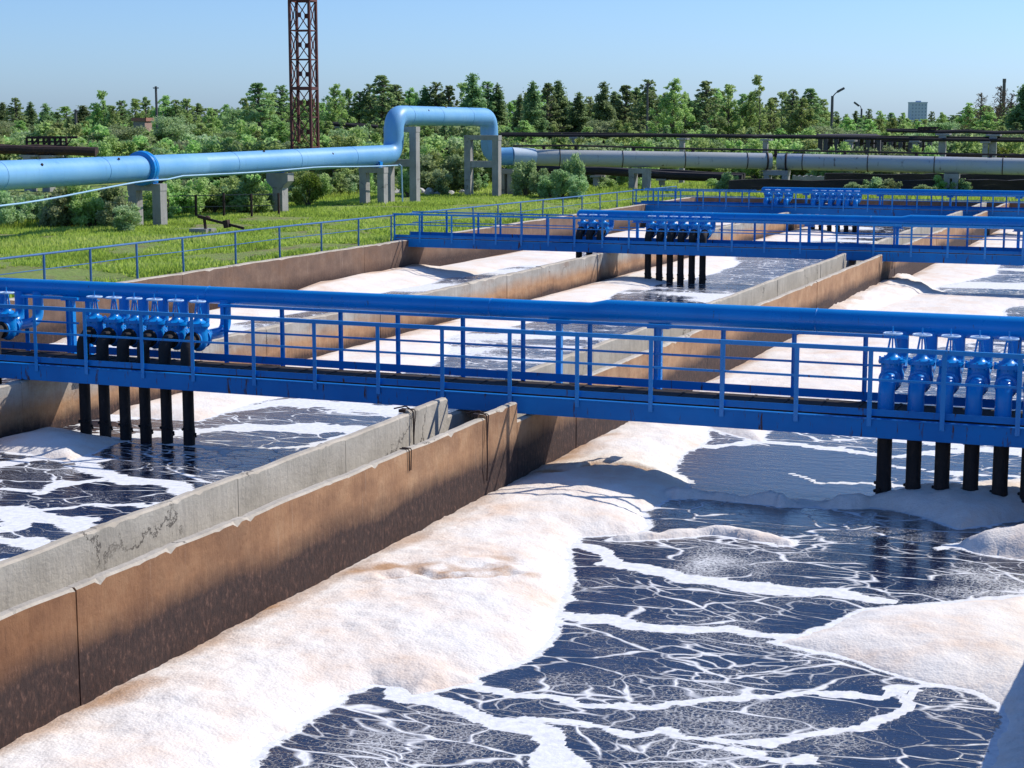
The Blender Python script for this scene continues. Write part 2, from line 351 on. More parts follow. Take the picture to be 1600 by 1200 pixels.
# ------------------------------------------------------------------ water and foam
def water_mat():
    m = mat('sewage_water', (.01, .01, .018), .1); t = NT(m)
    at = t.n('ShaderNodeAttribute', attribute_name='cov'); cov = at.outputs['Fac']
    at2 = t.n('ShaderNodeAttribute', attribute_name='gran'); gran = at2.outputs['Fac']
    p = t.wpos((1, 1, 1))
    def warp(vec, sc, amt, det=3):
        n = t.n('ShaderNodeTexNoise', i_Scale=sc, i_Detail=det, i_Roughness=.55); t.l(vec, n.inputs['Vector'])
        s1 = t.n('ShaderNodeVectorMath', operation='SUBTRACT'); t.l(n.outputs['Color'], s1.inputs[0]); s1.inputs[1].default_value = (.5, .5, .5)
        s2 = t.n('ShaderNodeVectorMath', operation='SCALE'); t.l(s1.outputs[0], s2.inputs[0]); s2.inputs['Scale'].default_value = amt
        s3 = t.n('ShaderNodeVectorMath', operation='ADD'); t.l(vec, s3.inputs[0]); t.l(s2.outputs[0], s3.inputs[1]); return s3.outputs[0]
    rot = t.n('ShaderNodeMapping'); rot.inputs['Rotation'].default_value = (0, 0, R(-24)); rot.inputs['Scale'].default_value = (.55, 1., 1.); t.l(t.wpos(), rot.inputs[0]); q = rot.outputs[0]
    w1 = warp(warp(q, .55, 1.3), 2.0, .26, 2)
    def edge(vec, sc, rnd=1.):
        v = t.n('ShaderNodeTexVoronoi', feature='DISTANCE_TO_EDGE', voronoi_dimensions='2D', i_Scale=sc, i_Randomness=rnd); t.l(vec, v.inputs['Vector']); return v.outputs['Distance']
    e1 = t.math('DIVIDE', edge(w1, 1.35), 1.35)
    e2 = t.math('DIVIDE', edge(warp(w1, 4.5, .14), 4.2), 4.2)
    e3 = t.math('DIVIDE', edge(warp(p, 9, .10), 9.0), 9.0)
    thin = t.noise(p, 1.3, 4, .6)                                  # breaks the veins up
    th1 = t.math('MULTIPLY_ADD', t.g(thin, .38, .74), .044, .008)
    th2 = t.math('MULTIPLY', t.g(t.noise(p, .75, 3), .40, .62), .024)
    # lace value, below zero = foam
    l1 = t.math('ADD', t.math('SUBTRACT', e1, th1), .004); l2 = t.math('ADD', t.math('SUBTRACT', e2, th2), .0065)
    grf = t.math('ADD', t.g(t.noise(p, .6, 3, .6), .50, .72), gran)
    l3 = t.math('ADD', t.math('SUBTRACT', e3, t.math('MULTIPLY', grf, .0165)), .0085)
    sp = t.noise(t.wpos((1, 1.3, 1)), 26, 3, .6); l4 = t.math('MULTIPLY', t.math('SUBTRACT', t.math('MULTIPLY_ADD', grf, -.17, .71), sp), .10)
    lv = t.math('MINIMUM', t.math('MINIMUM', l1, l2), t.math('MINIMUM', l3, l4))
    lv = t.math('SUBTRACT', lv, t.math('MULTIPLY', cov, t.math('MULTIPLY_ADD', t.noise(p, 6, 4, .7), .16, .03)))
    mr = t.n('ShaderNodeMapRange', i_From_Min=.010, i_From_Max=-.014); t.l(lv, mr.inputs['Value']); f = mr.outputs[0]
    fc = t.ramp(t.noise(p, 9, 5, .7), [(.3, (.66, .66, .67)), (.6, (.90, .89, .87))])
    wc = t.ramp(t.noise(p, 3, 5, .7), [(.3, (.005, .009, .024)), (.7, (.020, .020, .038))])
    t.base(t.mix(f, wc, fc)); t.l(t.math('MULTIPLY_ADD', f, .75, .09), t.b.inputs['Roughness'])
    t.l(t.math('MULTIPLY_ADD', f, -.35, .5), t.b.inputs['Specular IOR Level']); t.b.inputs['IOR'].default_value = 1.7
    rip = t.math('ADD', t.math('MULTIPLY', t.noise(t.wpos((.7, 1.6, 1)), 3.2, 4, .6), .42), t.math('MULTIPLY', t.noise(t.wpos((.8, 1.5, 1)), 14, 3, .6), .22))
    h = t.math('ADD', t.math('MULTIPLY', rip, t.math('SUBTRACT', 1., f)), t.math('MULTIPLY', f, t.math('MULTIPLY_ADD', t.noise(p, 22, 4, .7), .35, .8)))
    t.bump(h, .55, .045)
    return m
M['water'] = water_mat()
def foam_mat():
    m = mat('foam', (.85, .83, .8), .95, 0, .15); t = NT(m); p = t.wpos()
    at = t.n('ShaderNodeAttribute', attribute_name='stain'); st = at.outputs['Fac']
    c = t.ramp(t.noise(p, .9, 6, .65), [(.34, (.90, .85, .78)), (.48, (.89, .815, .725)), (.60, (.87, .745, .63)), (.76, (.80, .60, .45))])
    fine = t.noise(p, 40, 4, .8)
    sf = t.math('MULTIPLY', t.math('ADD', st, t.math('MULTIPLY_ADD', fine, 1.0, -.55)), t.math('MINIMUM', t.math('MULTIPLY', st, 2.5), 1.))
    c = t.mix(t.g(sf, .15, .8), c, (.50, .30, .17))
    c = t.mix(t.math('MULTIPLY', t.g(fine, .54, .68), .45), c, (.62, .49, .40))
    t.base(c)
    def cells(sc):
        v = t.n('ShaderNodeTexVoronoi', i_Scale=sc); v.feature = 'SMOOTH_F1'; t.l(p, v.inputs['Vector']); return t.math('SUBTRACT', .6, v.outputs['Distance'])
    h = t.math('ADD', t.math('MULTIPLY', t.noise(p, 3, 4, .6), 1.0), t.math('ADD', t.math('MULTIPLY', cells(14), .45), t.math('ADD', t.math('MULTIPLY', cells(34), .4), t.math('MULTIPLY', fine, .3))))
    t.bump(h, .42, .04)
    t.b.inputs['Subsurface Weight'].default_value = .0
    return m
M['foam'] = foam_mat()

# plan shapes of the thick foam (traced on the water plane)
bankA = W2([(1107, 668), (1102, 690), (1062, 712), (1048, 735), (1078, 752), (1058, 772), (1004, 800), (1014, 822), (985, 834), (912, 838), (886, 858), (891, 882), (884, 920), (871, 950), (872, 975), (858, 1002), (840, 1018), (790, 1042), (733, 1056), (740, 1066), (700, 1074), (636, 1086), (628, 1074), (590, 1069), (545, 1082), (500, 1110), (462, 1140), (425, 1158), (400, 1180), (378, 1210), (300, 1290)])
bankA = [(XL1-.3, 9.), (XL1-.3, 36.)]+[(-7.9, 35.), (-7.5, 31.)]+bankA+[(-8.3, 9.)]
bankB = W2([(1600, 932), (1480, 944), (1385, 948), (1340, 957), (1310, 976), (1265, 992), (1215, 1004), (1262, 1014), (1340, 1032), (1400, 1052), (1450, 1066), (1482, 1070), (1535, 1085), (1572, 1108), (1577, 1130), (1562, 1165), (1542, 1200), (1530, 1260)])+[(XR, 12.5), (XR, 19.8)]
bankC = W2([(1345, 788), (1395, 796), (1440, 806), (1500, 826), (1600, 812), (1700, 800)])+[(XR, 27.6)]+W2([(1600, 762), (1420, 770)])
bankD = W2([(1465, 858), (1490, 852), (1530, 866), (1600, 874), (1720, 884)])+[(XR, 24.3)]+W2([(1610, 826), (1560, 838), (1510, 848)])
rollE = W2([(1040, 775), (1090, 778), (1190, 786), (1290, 790), (1360, 788)])
rollF = W2([(985, 843), (1080, 838), (1150, 836), (1210, 846)])
rollG = W2([(1250, 848), (1330, 852), (1400, 862), (1480, 860)])
bandsR = [([(905, 856), (940, 866), (985, 880), (1030, 893), (1090, 905), (1150, 914), (1210, 922), (1300, 932), (1390, 940)], .20, 1.),
    ([(870, 962), (950, 973), (1030, 985), (1130, 990), (1230, 996), (1310, 1008)], .17, 1.),
    ([(1000, 840), (1060, 858), (1110, 880)], .08, .8), ([(1080, 888), (1120, 874), (1150, 862), (1160, 852), (1110, 846)], .09, .9),
    ([(1210, 922), (1200, 900), (1175, 876), (1185, 858)], .05, .8), ([(1110, 905), (1180, 892), (1240, 880), (1280, 862)], .06, .8),
    ([(735, 1070), (800, 1076), (850, 1084), (950, 1098), (1050, 1095), (1150, 1092), (1250, 1088), (1340, 1082), (1420, 1074), (1480, 1070)], .11, 1.),
    ([(640, 1082), (700, 1100), (770, 1120), (830, 1140), (860, 1165), (880, 1200)], .22, 1.),
    ([(820, 1118), (880, 1128), (960, 1140), (1060, 1150), (1160, 1158), (1260, 1152), (1340, 1130), (1400, 1100), (1440, 1078)], .10, 1.),
    ([(540, 1118), (590, 1112), (640, 1122), (690, 1140), (720, 1150)], .07, .9), ([(640, 1122), (650, 1160), (640, 1200)], .06, .9),
    ([(720, 1150), (760, 1165), (830, 1160)], .08, .9), ([(900, 1140), (920, 1110), (950, 1098)], .04, .8),
    ([(1035, 985), (1030, 1020), (1034, 1050), (1060, 1078), (1100, 1094)], .05, .9), ([(1040, 1038), (1110, 1035), (1190, 1040), (1260, 1030)], .045, .9),
    ([(930, 1062), (980, 1055), (1034, 1060)], .05, .9), ([(1036, 1000), (1100, 1005), (1160, 998)], .05, .8),
    ([(1250, 1160), (1330, 1172), (1400, 1185), (1480, 1200)], .08, 1.), ([(1100, 1170), (1180, 1180), (1260, 1196)], .10, .9),
    ([(1180, 1148), (1230, 1120), (1300, 1102)], .05, .8), ([(1340, 1130), (1420, 1140), (1480, 1160)], .05, .8),
    ([(1020, 958), (1060, 948), (1120, 948), (1200, 955), (1270, 950)], .06, .9), ([(1120, 948), (1150, 930), (1200, 924)], .05, .8),
    ([(1110, 700), (1180, 690), (1280, 700), (1400, 712), (1600, 700)], .18, .8), ([(1080, 716), (1150, 712), (1210, 716)], .08, .9), ([(1380, 728), (1600, 745)], .10, .9),
    ([(1240, 740), (1280, 752), (1360, 760), (1600, 770)], .10, .8), ([(1260, 735), (1320, 745), (1300, 758), (1240, 748)], .09, .8),
    ([(1180, 664), (1300, 672), (1420, 690), (1600, 708)], .3, .9),
    ([(870, 880), (860, 900), (872, 940)], .12, .9)]
bandsM = [([(0, 800), (60, 812), (130, 828), (200, 838), (240, 850)], .45, 1.), ([(150, 735), (200, 748), (260, 760), (330, 772)], .22, 1.), ([(0, 725), (60, 712), (120, 715), (165, 740)], .18, .9),
    ([(40, 800), (110, 792), (190, 790), (300, 790)], .10, 1.), ([(0, 765), (60, 770), (100, 755), (160, 748)], .12, .9), ([(0, 845), (60, 850), (110, 858)], .25, 1.), ([(0, 880), (60, 872), (130, 845)], .3, 1.),
    ([(250, 692), (350, 705), (460, 700), (560, 680), (640, 655)], .12, .9), ([(230, 680), (330, 672), (450, 668), (560, 672)], .5, .7), ([(200, 650), (330, 640), (450, 630), (640, 640)], .6, .9), ([(0, 830), (30, 815)], .3, 1.)]
def pool(name, x0, x1, ys, dx, bands, banks, rolls, edge_cov, base_cov, seed, folds=()):
    xs = np.linspace(x0, x1, int((x1-x0)/dx)+1); X, Y = np.meshgrid(xs, ys)
    cov = np.zeros(X.shape); wx = X+(fbm(X*1.4+seed, Y*1.4, 5)-.5)*.75; wy = Y+(fbm(X*1.4+40, Y*1.4+seed, 5)-.5)*.75
    for pts, w, st in bands:
        if w < .095 and seed == 4: continue
        w = w*(.85 if w >= .16 else .62)
        d = seg_dist(wx, wy, W2(pts)); w = w*np.clip(.05+1.9*fbm(X*1.7+seed*3, Y*1.7, 4), .25, 1.6); cov = np.maximum(cov, st*2.2*np.clip((1-d/w)*2.2, 0, 1))
    h = np.full(X.shape, -.05); sd_all = np.full(X.shape, -9.)
    for P, H, soft in banks:
        ja = .16 if soft < 1 else .3
        rg = (fbm(X*10+seed, Y*10+5, 3)-.5)*.10
        sd = rg+poly_sdf(X+(fbm(X*2+seed, Y*2+3, 4)-.5)*ja, Y+(fbm(X*2+70, Y*2+seed, 4)-.5)*ja, P)
        hh = np.where(sd > 0, H*(1-np.exp(-np.clip(sd, 0, 9)/soft)), sd*.8)
        h = np.maximum(h, hh); sd_all = np.maximum(sd_all, sd)
    for P, H, w in rolls:
        d = seg_dist(wx, wy, P); n = np.clip(fbm(X*1.6+9, Y*1.6+seed, 3)*3.2-.75, .02, 1.5)
        h = np.maximum(h, np.where(d < w, H*n*np.sqrt(np.clip(1-(d/w)**2, 0, 1)), -.05)); sd_all = np.maximum(sd_all, w-d)
    lump = (fbm(X*.9+seed, Y*.9+seed, 3)-.5)*.26+(fbm(X*3.5+seed, Y*3.5, 4)-.5)*.24+(fbm(X*11, Y*11+seed, 3)-.5)*.07
    fl = np.clip(h/.3, 0, 1)
    H2 = np.where(h > 0, h*(1+lump*1.1)+lump*.05*fl, h)
    fst = np.zeros(X.shape)
    for P, dep, w in folds:
        d = seg_dist(wx, wy, P); H2 = H2-dep*np.exp(-(d/w)**2)*(h > 0)+dep*.35*np.exp(-((d-2.2*w)/w)**2)*(h > 0); fst = np.maximum(fst, .85*np.exp(-(d/(w*1.6))**2)*np.clip(fbm(X*3, Y*3+9, 3)*2.4-.5, .1, 1))
    cov = np.maximum(cov, base_cov(X, Y)); cov = np.maximum(cov, np.clip(.9+sd_all*9, 0, 2.)*edge_cov)
    calm = .10*sstep(.50, .38, fbm(X*.55+seed*2, Y*.55+6, 3))
    if seed == 4: calm = np.maximum(calm, .6*sstep(-.2, .3, poly_sdf(wx, wy, W2([(1090, 694), (1230, 700), (1370, 712), (1370, 778), (1200, 776), (1060, 766)]))))
    cov = np.where(cov < .05, -calm*(1-cov/.05), cov)
    gran = np.clip(fbm(X*.5+seed+3, Y*.5, 3)*2-.9, 0, .7)-1.6*sstep(24.5, 26.5, Y)*sstep(38, 31, Y)-.45*sstep(31, 38, Y)
    o = grid_mesh(name, xs, ys, np.zeros(X.shape), M['water'], None, {'cov': cov, 'gran': gran}); tag(o, kind='structure')
    st = sstep(.75, .0, np.minimum(X-x0, 9))*(.25+.9*fbm(X*1.5, Y*.8+seed, 4)-.2)+.30*sstep(.54, .76, fbm(X*.7+11, Y*.7+seed, 4))+fst
    keep = H2 > -.012
    k = keep[:-1, :-1] | keep[1:, :-1] | keep[:-1, 1:] | keep[1:, 1:]
    if k.any():
        f = grid_mesh('foam_bank', xs, ys, np.where(H2 > -.012, H2, -.02), M['foam'], ~k, {'stain': st})
        return o, f
    return o, None
def yrows(y0, y1, d0):
    out = [y0]
    while out[-1] < y1: out.append(out[-1]+max(d0, d0*(out[-1]/18.)**1.7))
    out[-1] = y1; return np.array(out)
def bcR(X, Y):
    c = .10*sstep(45, 60, Y); left = sstep(2.0, .3, X-XL1-.5*fbm(X*.3, Y*.3, 2)*4+1.)*sstep(27, 33, Y)
    c = np.maximum(c, left*1.6); n = fbm(X*.16+3, Y*.42+1, 4)
    return np.clip(c+(n-.585)*5*sstep(26, 32, Y), 0, 2)+.0
def bcM(X, Y):
    n = fbm(X*.16+13, Y*.45+7, 4); return np.clip((n-.59)*5, 0, 2)*sstep(24, 31, Y)
def bcL(X, Y):
    n = fbm(X*.16+33, Y*.4+27, 4); return np.clip((n-.57)*5, 0, 2)
def side_bank(xw, y0, y1, amp, sgn=1, seed=0):
    ys_ = np.arange(y0, y1, 1.3); w = amp*(.35+1.3*fbm(ys_*.16+seed, ys_*0+seed, 3))
    return [(xw-sgn*.3, y0)]+[(xw-sgn*.3, y1)]+[(xw+sgn*a, b) for a, b in zip(w[::-1], ys_[::-1])]
banksR = [(bankA, .21, .42), (bankB, .17, .5), (bankC, .30, .26), (bankD, .34, .30), (side_bank(XL1, 36, 60, 4.2, 1, 3), .16, .5), (side_bank(XL1, 52, 100, 3.0, 1, 8), .16, .6),
          (W2([(1200, 500), (1300, 470), (1380, 432), (1440, 440), (1462, 455), (1440, 470), (1350, 500), (1300, 520)]), .45, .5)]
w1, f1 = pool('water', XL1, XR, yrows(10.5, YF, .045), .048, bandsR, banksR, [(rollE, .17, .17), (rollF, .07, .15)], 1., bcR, 4, [(W2([(600, 926), (650, 918), (700, 930), (760, 928), (800, 914)]), .055, .09), (W2([(860, 748), (940, 742), (1010, 750)]), .06, .12), (W2([(600, 905), (700, 915), (790, 905)]), .0, .28), (W2([(250, 1010), (420, 960)]), .0, .16)])
tag(f1, 'thick white and peach foam heaped along the wall of the nearest basin', 'foam', kind='stuff')
bankM1 = W2([(0, 672), (60, 668), (120, 676), (190, 688), (150, 705), (110, 722), (60, 712), (0, 705)])+[(-20.9, 25.0), (-20.9, 28.5)]
bankM2 = side_bank(XL3, 29, 60, 2.2, 1, 5)
w2, f2 = pool('water', XL3, -11.69, yrows(14, YF, .07), .075, bandsM, [(bankM1, .26, .6), (bankM2, .13, .4), (side_bank(XL3, 58, 100, 2.2, 1, 15), .16, .5)], [], 1., bcM, 9)
tag(f2, 'white foam along the half-stained wall of the middle basin', 'foam', kind='stuff')
bankL1 = W2([(440, 450), (500, 436), (560, 424), (612, 416), (640, 416), (690, 422), (700, 430), (640, 440), (600, 450), (560, 458), (440, 470)])
w3, f3 = pool('water', XL4, -20.82, yrows(30, YF, .12), .13, [], [(side_bank(XL4, 38, 62, 2.4, 1, 21), .2, .6), (bankL1, .38, .6), (side_bank(XL4, 60, 100, 3., 1, 2), .2, .7)], [], 1., bcL, 19)
tag(f3, 'white foam drifted against the brown outer wall of the far basin', 'foam', kind='stuff')
w4 = grid_mesh('water', np.array([XC1, XC0]), np.array([YN, YF]), np.full((2, 2), -.02), M['water'], None, {'cov': np.zeros((2, 2)), 'gran': np.zeros((2, 2))}); tag(w4, kind='structure')

# ------------------------------------------------------------------ basin walls
def wall(name, x0, x1, y0, y1, m, label, joint=3.05, zt=ZW, gaps=(), phase=0., zb=-.6, raise_=()):
    """long wall cast in lengths with open joints; the top edge is worn and chipped"""
    root = empty(name, ((x0+x1)/2, y0, 0), label, 'wall')
    o = Vector(root.location)
    y = y0; k = 0; cuts = [y0]
    yy = y0+phase if phase else y0+joint
    while yy < y1-.4: cuts.append(yy); yy += joint*(1+.02*math.sin(k*3.1)); k += 1
    cuts.append(y1)
    for a, b in gaps: cuts = [c for c in cuts if not (a-.5 < c < b+.5)]+[a, b]
    for a, b, _ in raise_: cuts = [c for c in cuts if not (a-.5 < c < b)]+[a]
    cuts = sorted(set(cuts)); mb = MB(); top = MB()
    for a, b in zip(cuts[:-1], cuts[1:]):
        low = any(g0-.01 <= a and b <= g1+.01 for g0, g1 in gaps); dz = random.uniform(-.012, .012)
        for r0, r1, rz in raise_:
            if r0-.01 <= a < r1: dz = rz
        step = .10 if a < 30 else (.25 if a < 60 else .6); n = max(1, int((b-a)/step)); a2, b2 = a+.004, b-.004
        hz = 1.08 if low else zt+dz
        P = []
        for i in range(n+1):
            y_ = a2+(b2-a2)*i/n; chip = 0 if low else .006*math.sin(y_*2.3)+.004*math.sin(y_*5.1+1)
            cl = .004; cr = .004
            if not low and random.random() < .09: cr = random.uniform(.01, .045); chip += random.uniform(0, .018)
            if not low and (i in (0, n)) and random.random() < .6: cr += random.uniform(.005, .03)
            P.append((y_, hz-chip, cl, cr))
        dx = random.uniform(-.008, .008); nb = len(mb.v)
        vs = []
        for y_, z_, cl, cr in P:
            vs += [(x0, y_, zb), (x0, y_, z_-.02-cl), (x0+.02+cl, y_, z_), (x1+dx-.02-cr, y_, z_), (x1+dx, y_, z_-.02-cr), (x1+dx, y_, zb)]
        vs = [(x-o.x, y_-o.y, z) for x, y_, z in vs]
        side = []; cap = []
        for i in range(n):
            q = i*6
            for j in range(5):
                (cap if j in (1, 2, 3) else side).append((q+j, q+j+1, q+6+j+1, q+6+j))
        side += [(0, 5, 4, 3, 2, 1), tuple(n*6+j for j in range(6))]
        mb.add(vs, side, 0); mb.add(vs, cap, 1)
    w = mb.build('wall_body', [m, M['cap']], root); w.location = (0, 0, 0)
    return root
Wn = wall('basin_wall', XC0, XL1, YN, YF, M['wall_near'], 'long rust-brown stained concrete wall rising from the foam of the nearest basin', gaps=[(25.75, 28.6), (59.9, 62.6), (90.6, 92.8)], raise_=[(24.4, 25.7, .05)], phase=1.9, joint=5.9)
Wg = wall('basin_wall', -11.69, XC1, YN, YF, M['wall_grey'], 'pale grey concrete wall just behind the rust-brown wall', gaps=[(25.75, 28.6), (59.9, 62.6), (90.6, 92.8)], raise_=[(24.3, 25.7, .05)], phase=.8)
Wm = wall('basin_wall', XL3-.22, XL3, 14, YF, M['wall_mid'], 'cracked concrete wall, grey above and brown below, between the middle and left basins', zt=1.075)
Wo = wall('basin_wall', XL4-.27, XL4, 20, YF, M['wall_outer'], 'brown outer basin wall along the edge of the grass', joint=6.1)
wall('basin_wall', XR, XR+.25, YN, YF, M['wall_near'], 'concrete wall on the right side of the nearest basin')
def end_wall():
    root = empty('basin_end_wall', (-15, YF, 0), 'concrete end wall closing the basins beyond the third footbridge', 'wall')
    mb = MB(); mb.box(XL4+15, XR+15, .01, .29, -.6, ZW-.02); mb.build('wall_body', M['wall_outer'], root)
end_wall()
def iron(name, x, y, label, kind=0):
    """bent iron ladder hooks hanging over the wall"""
    mb = MB()
    if kind == 0:
        for s in (-.04, .035): mb.tube(bend([(x-.13, y+s, ZW+.015), (x+.018, y+s, ZW+.015), (x+.016, y+s*.6, ZW-.30)], .03, 4), .009, 6)
    else:
        mb.tube(bend([(x-.3, y, ZW+.07), (x-.1, y+.02, ZW+.12), (x+.04, y, ZW+.05), (x+.06, y-.02, ZW-.7), (x+.03, y+.03, ZW-1.0)], .05, 4), .012, 7)
        mb.tube(bend([(x-.22, y+.12, ZW+.06), (x+.03, y+.10, ZW+.06), (x+.04, y+.02, ZW-.4)], .04, 4), .009, 6)
        mb.box(x-.2, x-.1, y-.04, y+.04, ZW+.02, ZW+.07)
    return tag(mb.build(name, M['rust']), label, 'bracket')
iron('iron_hook', XL1, 21.6, 'small rusty iron hook hung over the rust-brown wall', 0)
iron('iron_bracket', XL1, 24.35, 'bent rusty bracket dangling down the rust-brown wall beside the front footbridge', 1)
iron('iron_bracket', XC1, 24.3, 'rusty bracket clamped over the grey wall beside the front footbridge', 1)

# ------------------------------------------------------------------ footbridges
def footbridge(Y0, x0, x1, deck, rail, gbot, label, nposts, fposts, fspans, near_rail_from=None, width=1.55, lod=0, sc=1.):
    root = empty('footbridge', (x0, Y0, 0), label, 'footbridge', 'blue steel footbridges across the basins')
    O = root.location.copy()
    def bld(mb, n, m, par=root):
        mb.v = [(v[0]-O.x, v[1]-O.y, v[2]-O.z) for v in mb.v]; return mb.build(n, m, par)
    Y1 = Y0+width
    for nm, ya, s in (('near', Y0, 1), ('far', Y1, -1)):
        mb = MB(); w = .008
        x = x0
        while x < x1-.1:                                # plated in lengths with hairline seams
            xe = min(x+4.0, x1); mb.box(x+.0007, xe-.0007, ya-.006 if s > 0 else ya-.002, ya+.002 if s > 0 else ya+.006, gbot, deck-.03); x = xe
        mb.box(x0, x1, ya, ya+s*.11, gbot-.012, gbot) if s > 0 else mb.box(x0, x1, ya-.11, ya, gbot-.012, gbot)
        mb.box(x0, x1, min(ya-s*.02, ya+s*.11), max(ya-s*.02, ya+s*.11), deck-.03, deck-.012)
        bld(mb, 'girder', M['girder'])
    mb = MB(); mb.box(x0, x1, Y0+.12, Y1-.12, deck-.012, deck+.012)
    x = x0
    while x < x1: mb.box(x, x+.04, Y0+.13, Y1-.13, deck+.014, deck+.024); x += .6
    bld(mb, 'deck', M['deck'])
    mb = MB(); mb.box(x0, x1, Y0+.026, Y0+.034, deck+.03, deck+.135*sc); bld(mb, 'toe_board', M['girder'])
    mb = MB(); mb.box(x0, x1, Y1-.034, Y1-.026, deck+.02, deck+.16*sc); bld(mb, 'toe_board', M['girder'])
    mid = (deck+rail)/2+.05
    a = near_rail_from if near_rail_from is not None else x0
    mb = MB(); mb.box(a, x1, Y0-.035, Y0+.025, rail-.035, rail+.008); mb.box(a, x1, Y0-.035, Y0-.028, rail-.06, rail-.035); bld(mb, 'handrail', M['blue'])
    mb = MB(); mb.box(a, x1, Y0-.012, Y0+.012, mid-.018, mid+.018); bld(mb, 'mid_rail', M['blue'])
    for xs_, xe_ in fspans:
        mb = MB(); mb.box(xs_, xe_, Y1-.03, Y1+.03, rail-.04, rail+.01); bld(mb, 'handrail', M['blue'])
        mb = MB(); mb.box(xs_, xe_, Y1-.012, Y1+.012, mid-.018, mid+.018); bld(mb, 'mid_rail', M['blue'])
    pw = .036
    for x in nposts:
        mb = MB(); mb.box(x-pw, x+pw, Y0-.034, Y0-.026, gbot+.17, rail-.04); mb.box(x-pw, x-pw+.008, Y0-.026, Y0+.03, deck-.01, rail-.04); bld(mb, 'post', M['blue'])
    for x in fposts:
        mb = MB(); mb.box(x-pw, x+pw, Y1+.008, Y1+.016, gbot+.1, rail-.04); mb.box(x-pw, x-pw+.008, Y1-.03, Y1+.008, deck-.01, rail-.04); bld(mb, 'post', M['blue'])
    return root
npx = [-25.3, -24.0, -22.7, -21.5, -20.3, -19.17, -17.93, -16.85, -15.58, -14.35, -13.11, -11.89, -10.65, -9.45, -8.18, -6.99, -5.79, -4.64, -3.53, -2.42, -1.25]
fpx = [-21.7, -20.7, -17.1, -15.88, -14.65, -13.48, -12.19, -11.03, -9.78, -8.58, -7.4, -6.19, -5.01]
footbridge(B1, -29.0, XR, 1.42, 2.52, 1.12, 'blue steel footbridge nearest the camera, crossing the whole picture', npx, fpx, [(-21.81, -20.46), (-17.25, -4.33)])
n2 = [-29.33, -28.25, -26.89, -25.95, -25.05, -24.0, -22.9, -21.85, -20.75, -19.71, -18.3, -17.05, -15.8, -14.6, -13.3, -12.0, -10.7, -9.4, -8.15, -6.9, -5.65, -4.4]
footbridge(B2, -29.4, XR, 1.40, 2.36, 1.08, 'blue steel footbridge in the middle distance with black drop pipes below', n2, [x+.45 for x in n2 if not (-22.6 < x < -20.5 or -19.9 < x < -17.2)], [(-29.3, -22.5), (-20.6, -19.6), (-16.7, XR-.5)])
n3 = list(np.arange(-29.3, -2, 1.28))
footbridge(B3, -29.5, XR, 1.30, 2.15, .98, 'farthest blue steel footbridge, beyond the other two', n3, [x+.5 for x in n3 if not (-20 < x < -17.2)], [(-29.3, -22.9), (-16.7, XR-.5)])

# header pipes on posts
def header(Y, x0, xs_, x1, z, r0, r1, label, sup, deck, closed=False):
    root = empty('air_header_pipe', (x0, Y, 0), label, 'pipe', 'blue header pipes above the footbridges')
    mb = MB(); X = x0
    if closed: pts = [(0, 0, z), (.02, 0, z), (.06, 0, z), (.12, 0, z), (xs_-x0-.15, 0, z), (xs_-x0+.15, 0, z+r1-r0), (x1-x0, 0, z+r1-r0)]; rad = [.01, r0*.5, r0*.8, r0, r0, r1, r1]
    else: pts = [(0, 0, z), (xs_-x0-.15, 0, z), (xs_-x0+.15, 0, z+r1-r0), (x1-x0, 0, z+r1-r0)]; rad = [r0, r0, r1, r1]
    mb.tube(pts, 0, 28, 0, True, rad); mb.build('pipe_run', M['blue'], root)
    k = x0+5.4
    while k < x1-1:
        rr = r0 if k < xs_ else r1; zz = z if k < xs_ else z+r1-r0
        wj = MB(); wj.torus((k-x0, 0, zz), (1, 0, 0), rr, .008, 28, 6); wj.build('weld_seam', M['blue'], root); k += 5.9
    for x in sup:
        rr = r0 if x < xs_ else r1
        mb = MB(); mb.box(x-x0-.05, x-x0+.05, -.05, .05, deck-.45, z-r0-.07); mb.box(x-x0-.2, x-x0+.2, -.09, .09, z-r0-.07, z-r0-.045)
        mb.box(x-x0-.16, x-x0+.16, -.07, .07, z-r0-.045, z-r0+.02); mb.box(x-x0-.08, x-x0+.08, -.32, .1, deck-.47, deck-.45+.06)
        mb.build('support_post', M['blue'], root)
    return root
header(28.25, -29.0, -9.75, XR, 2.65, .165, .195, 'thick blue pipe running along the nearest footbridge', [-20.9, -20.5, -10.5, -8.65], 1.42)
header(62.3, -22.45, -9.9, XR, 2.36, .19, .22, 'thick blue pipe with a rounded end along the middle footbridge', [-20.0, -19.6, -13.4, -10.2, -6.], 1.40, True)
header(92.9, -22.7, -7.6, XR, 2.14, .17, .20, 'thick blue pipe along the farthest footbridge', [-20.2, -16.2, -12.5, -9, -5.], 1.30, True)

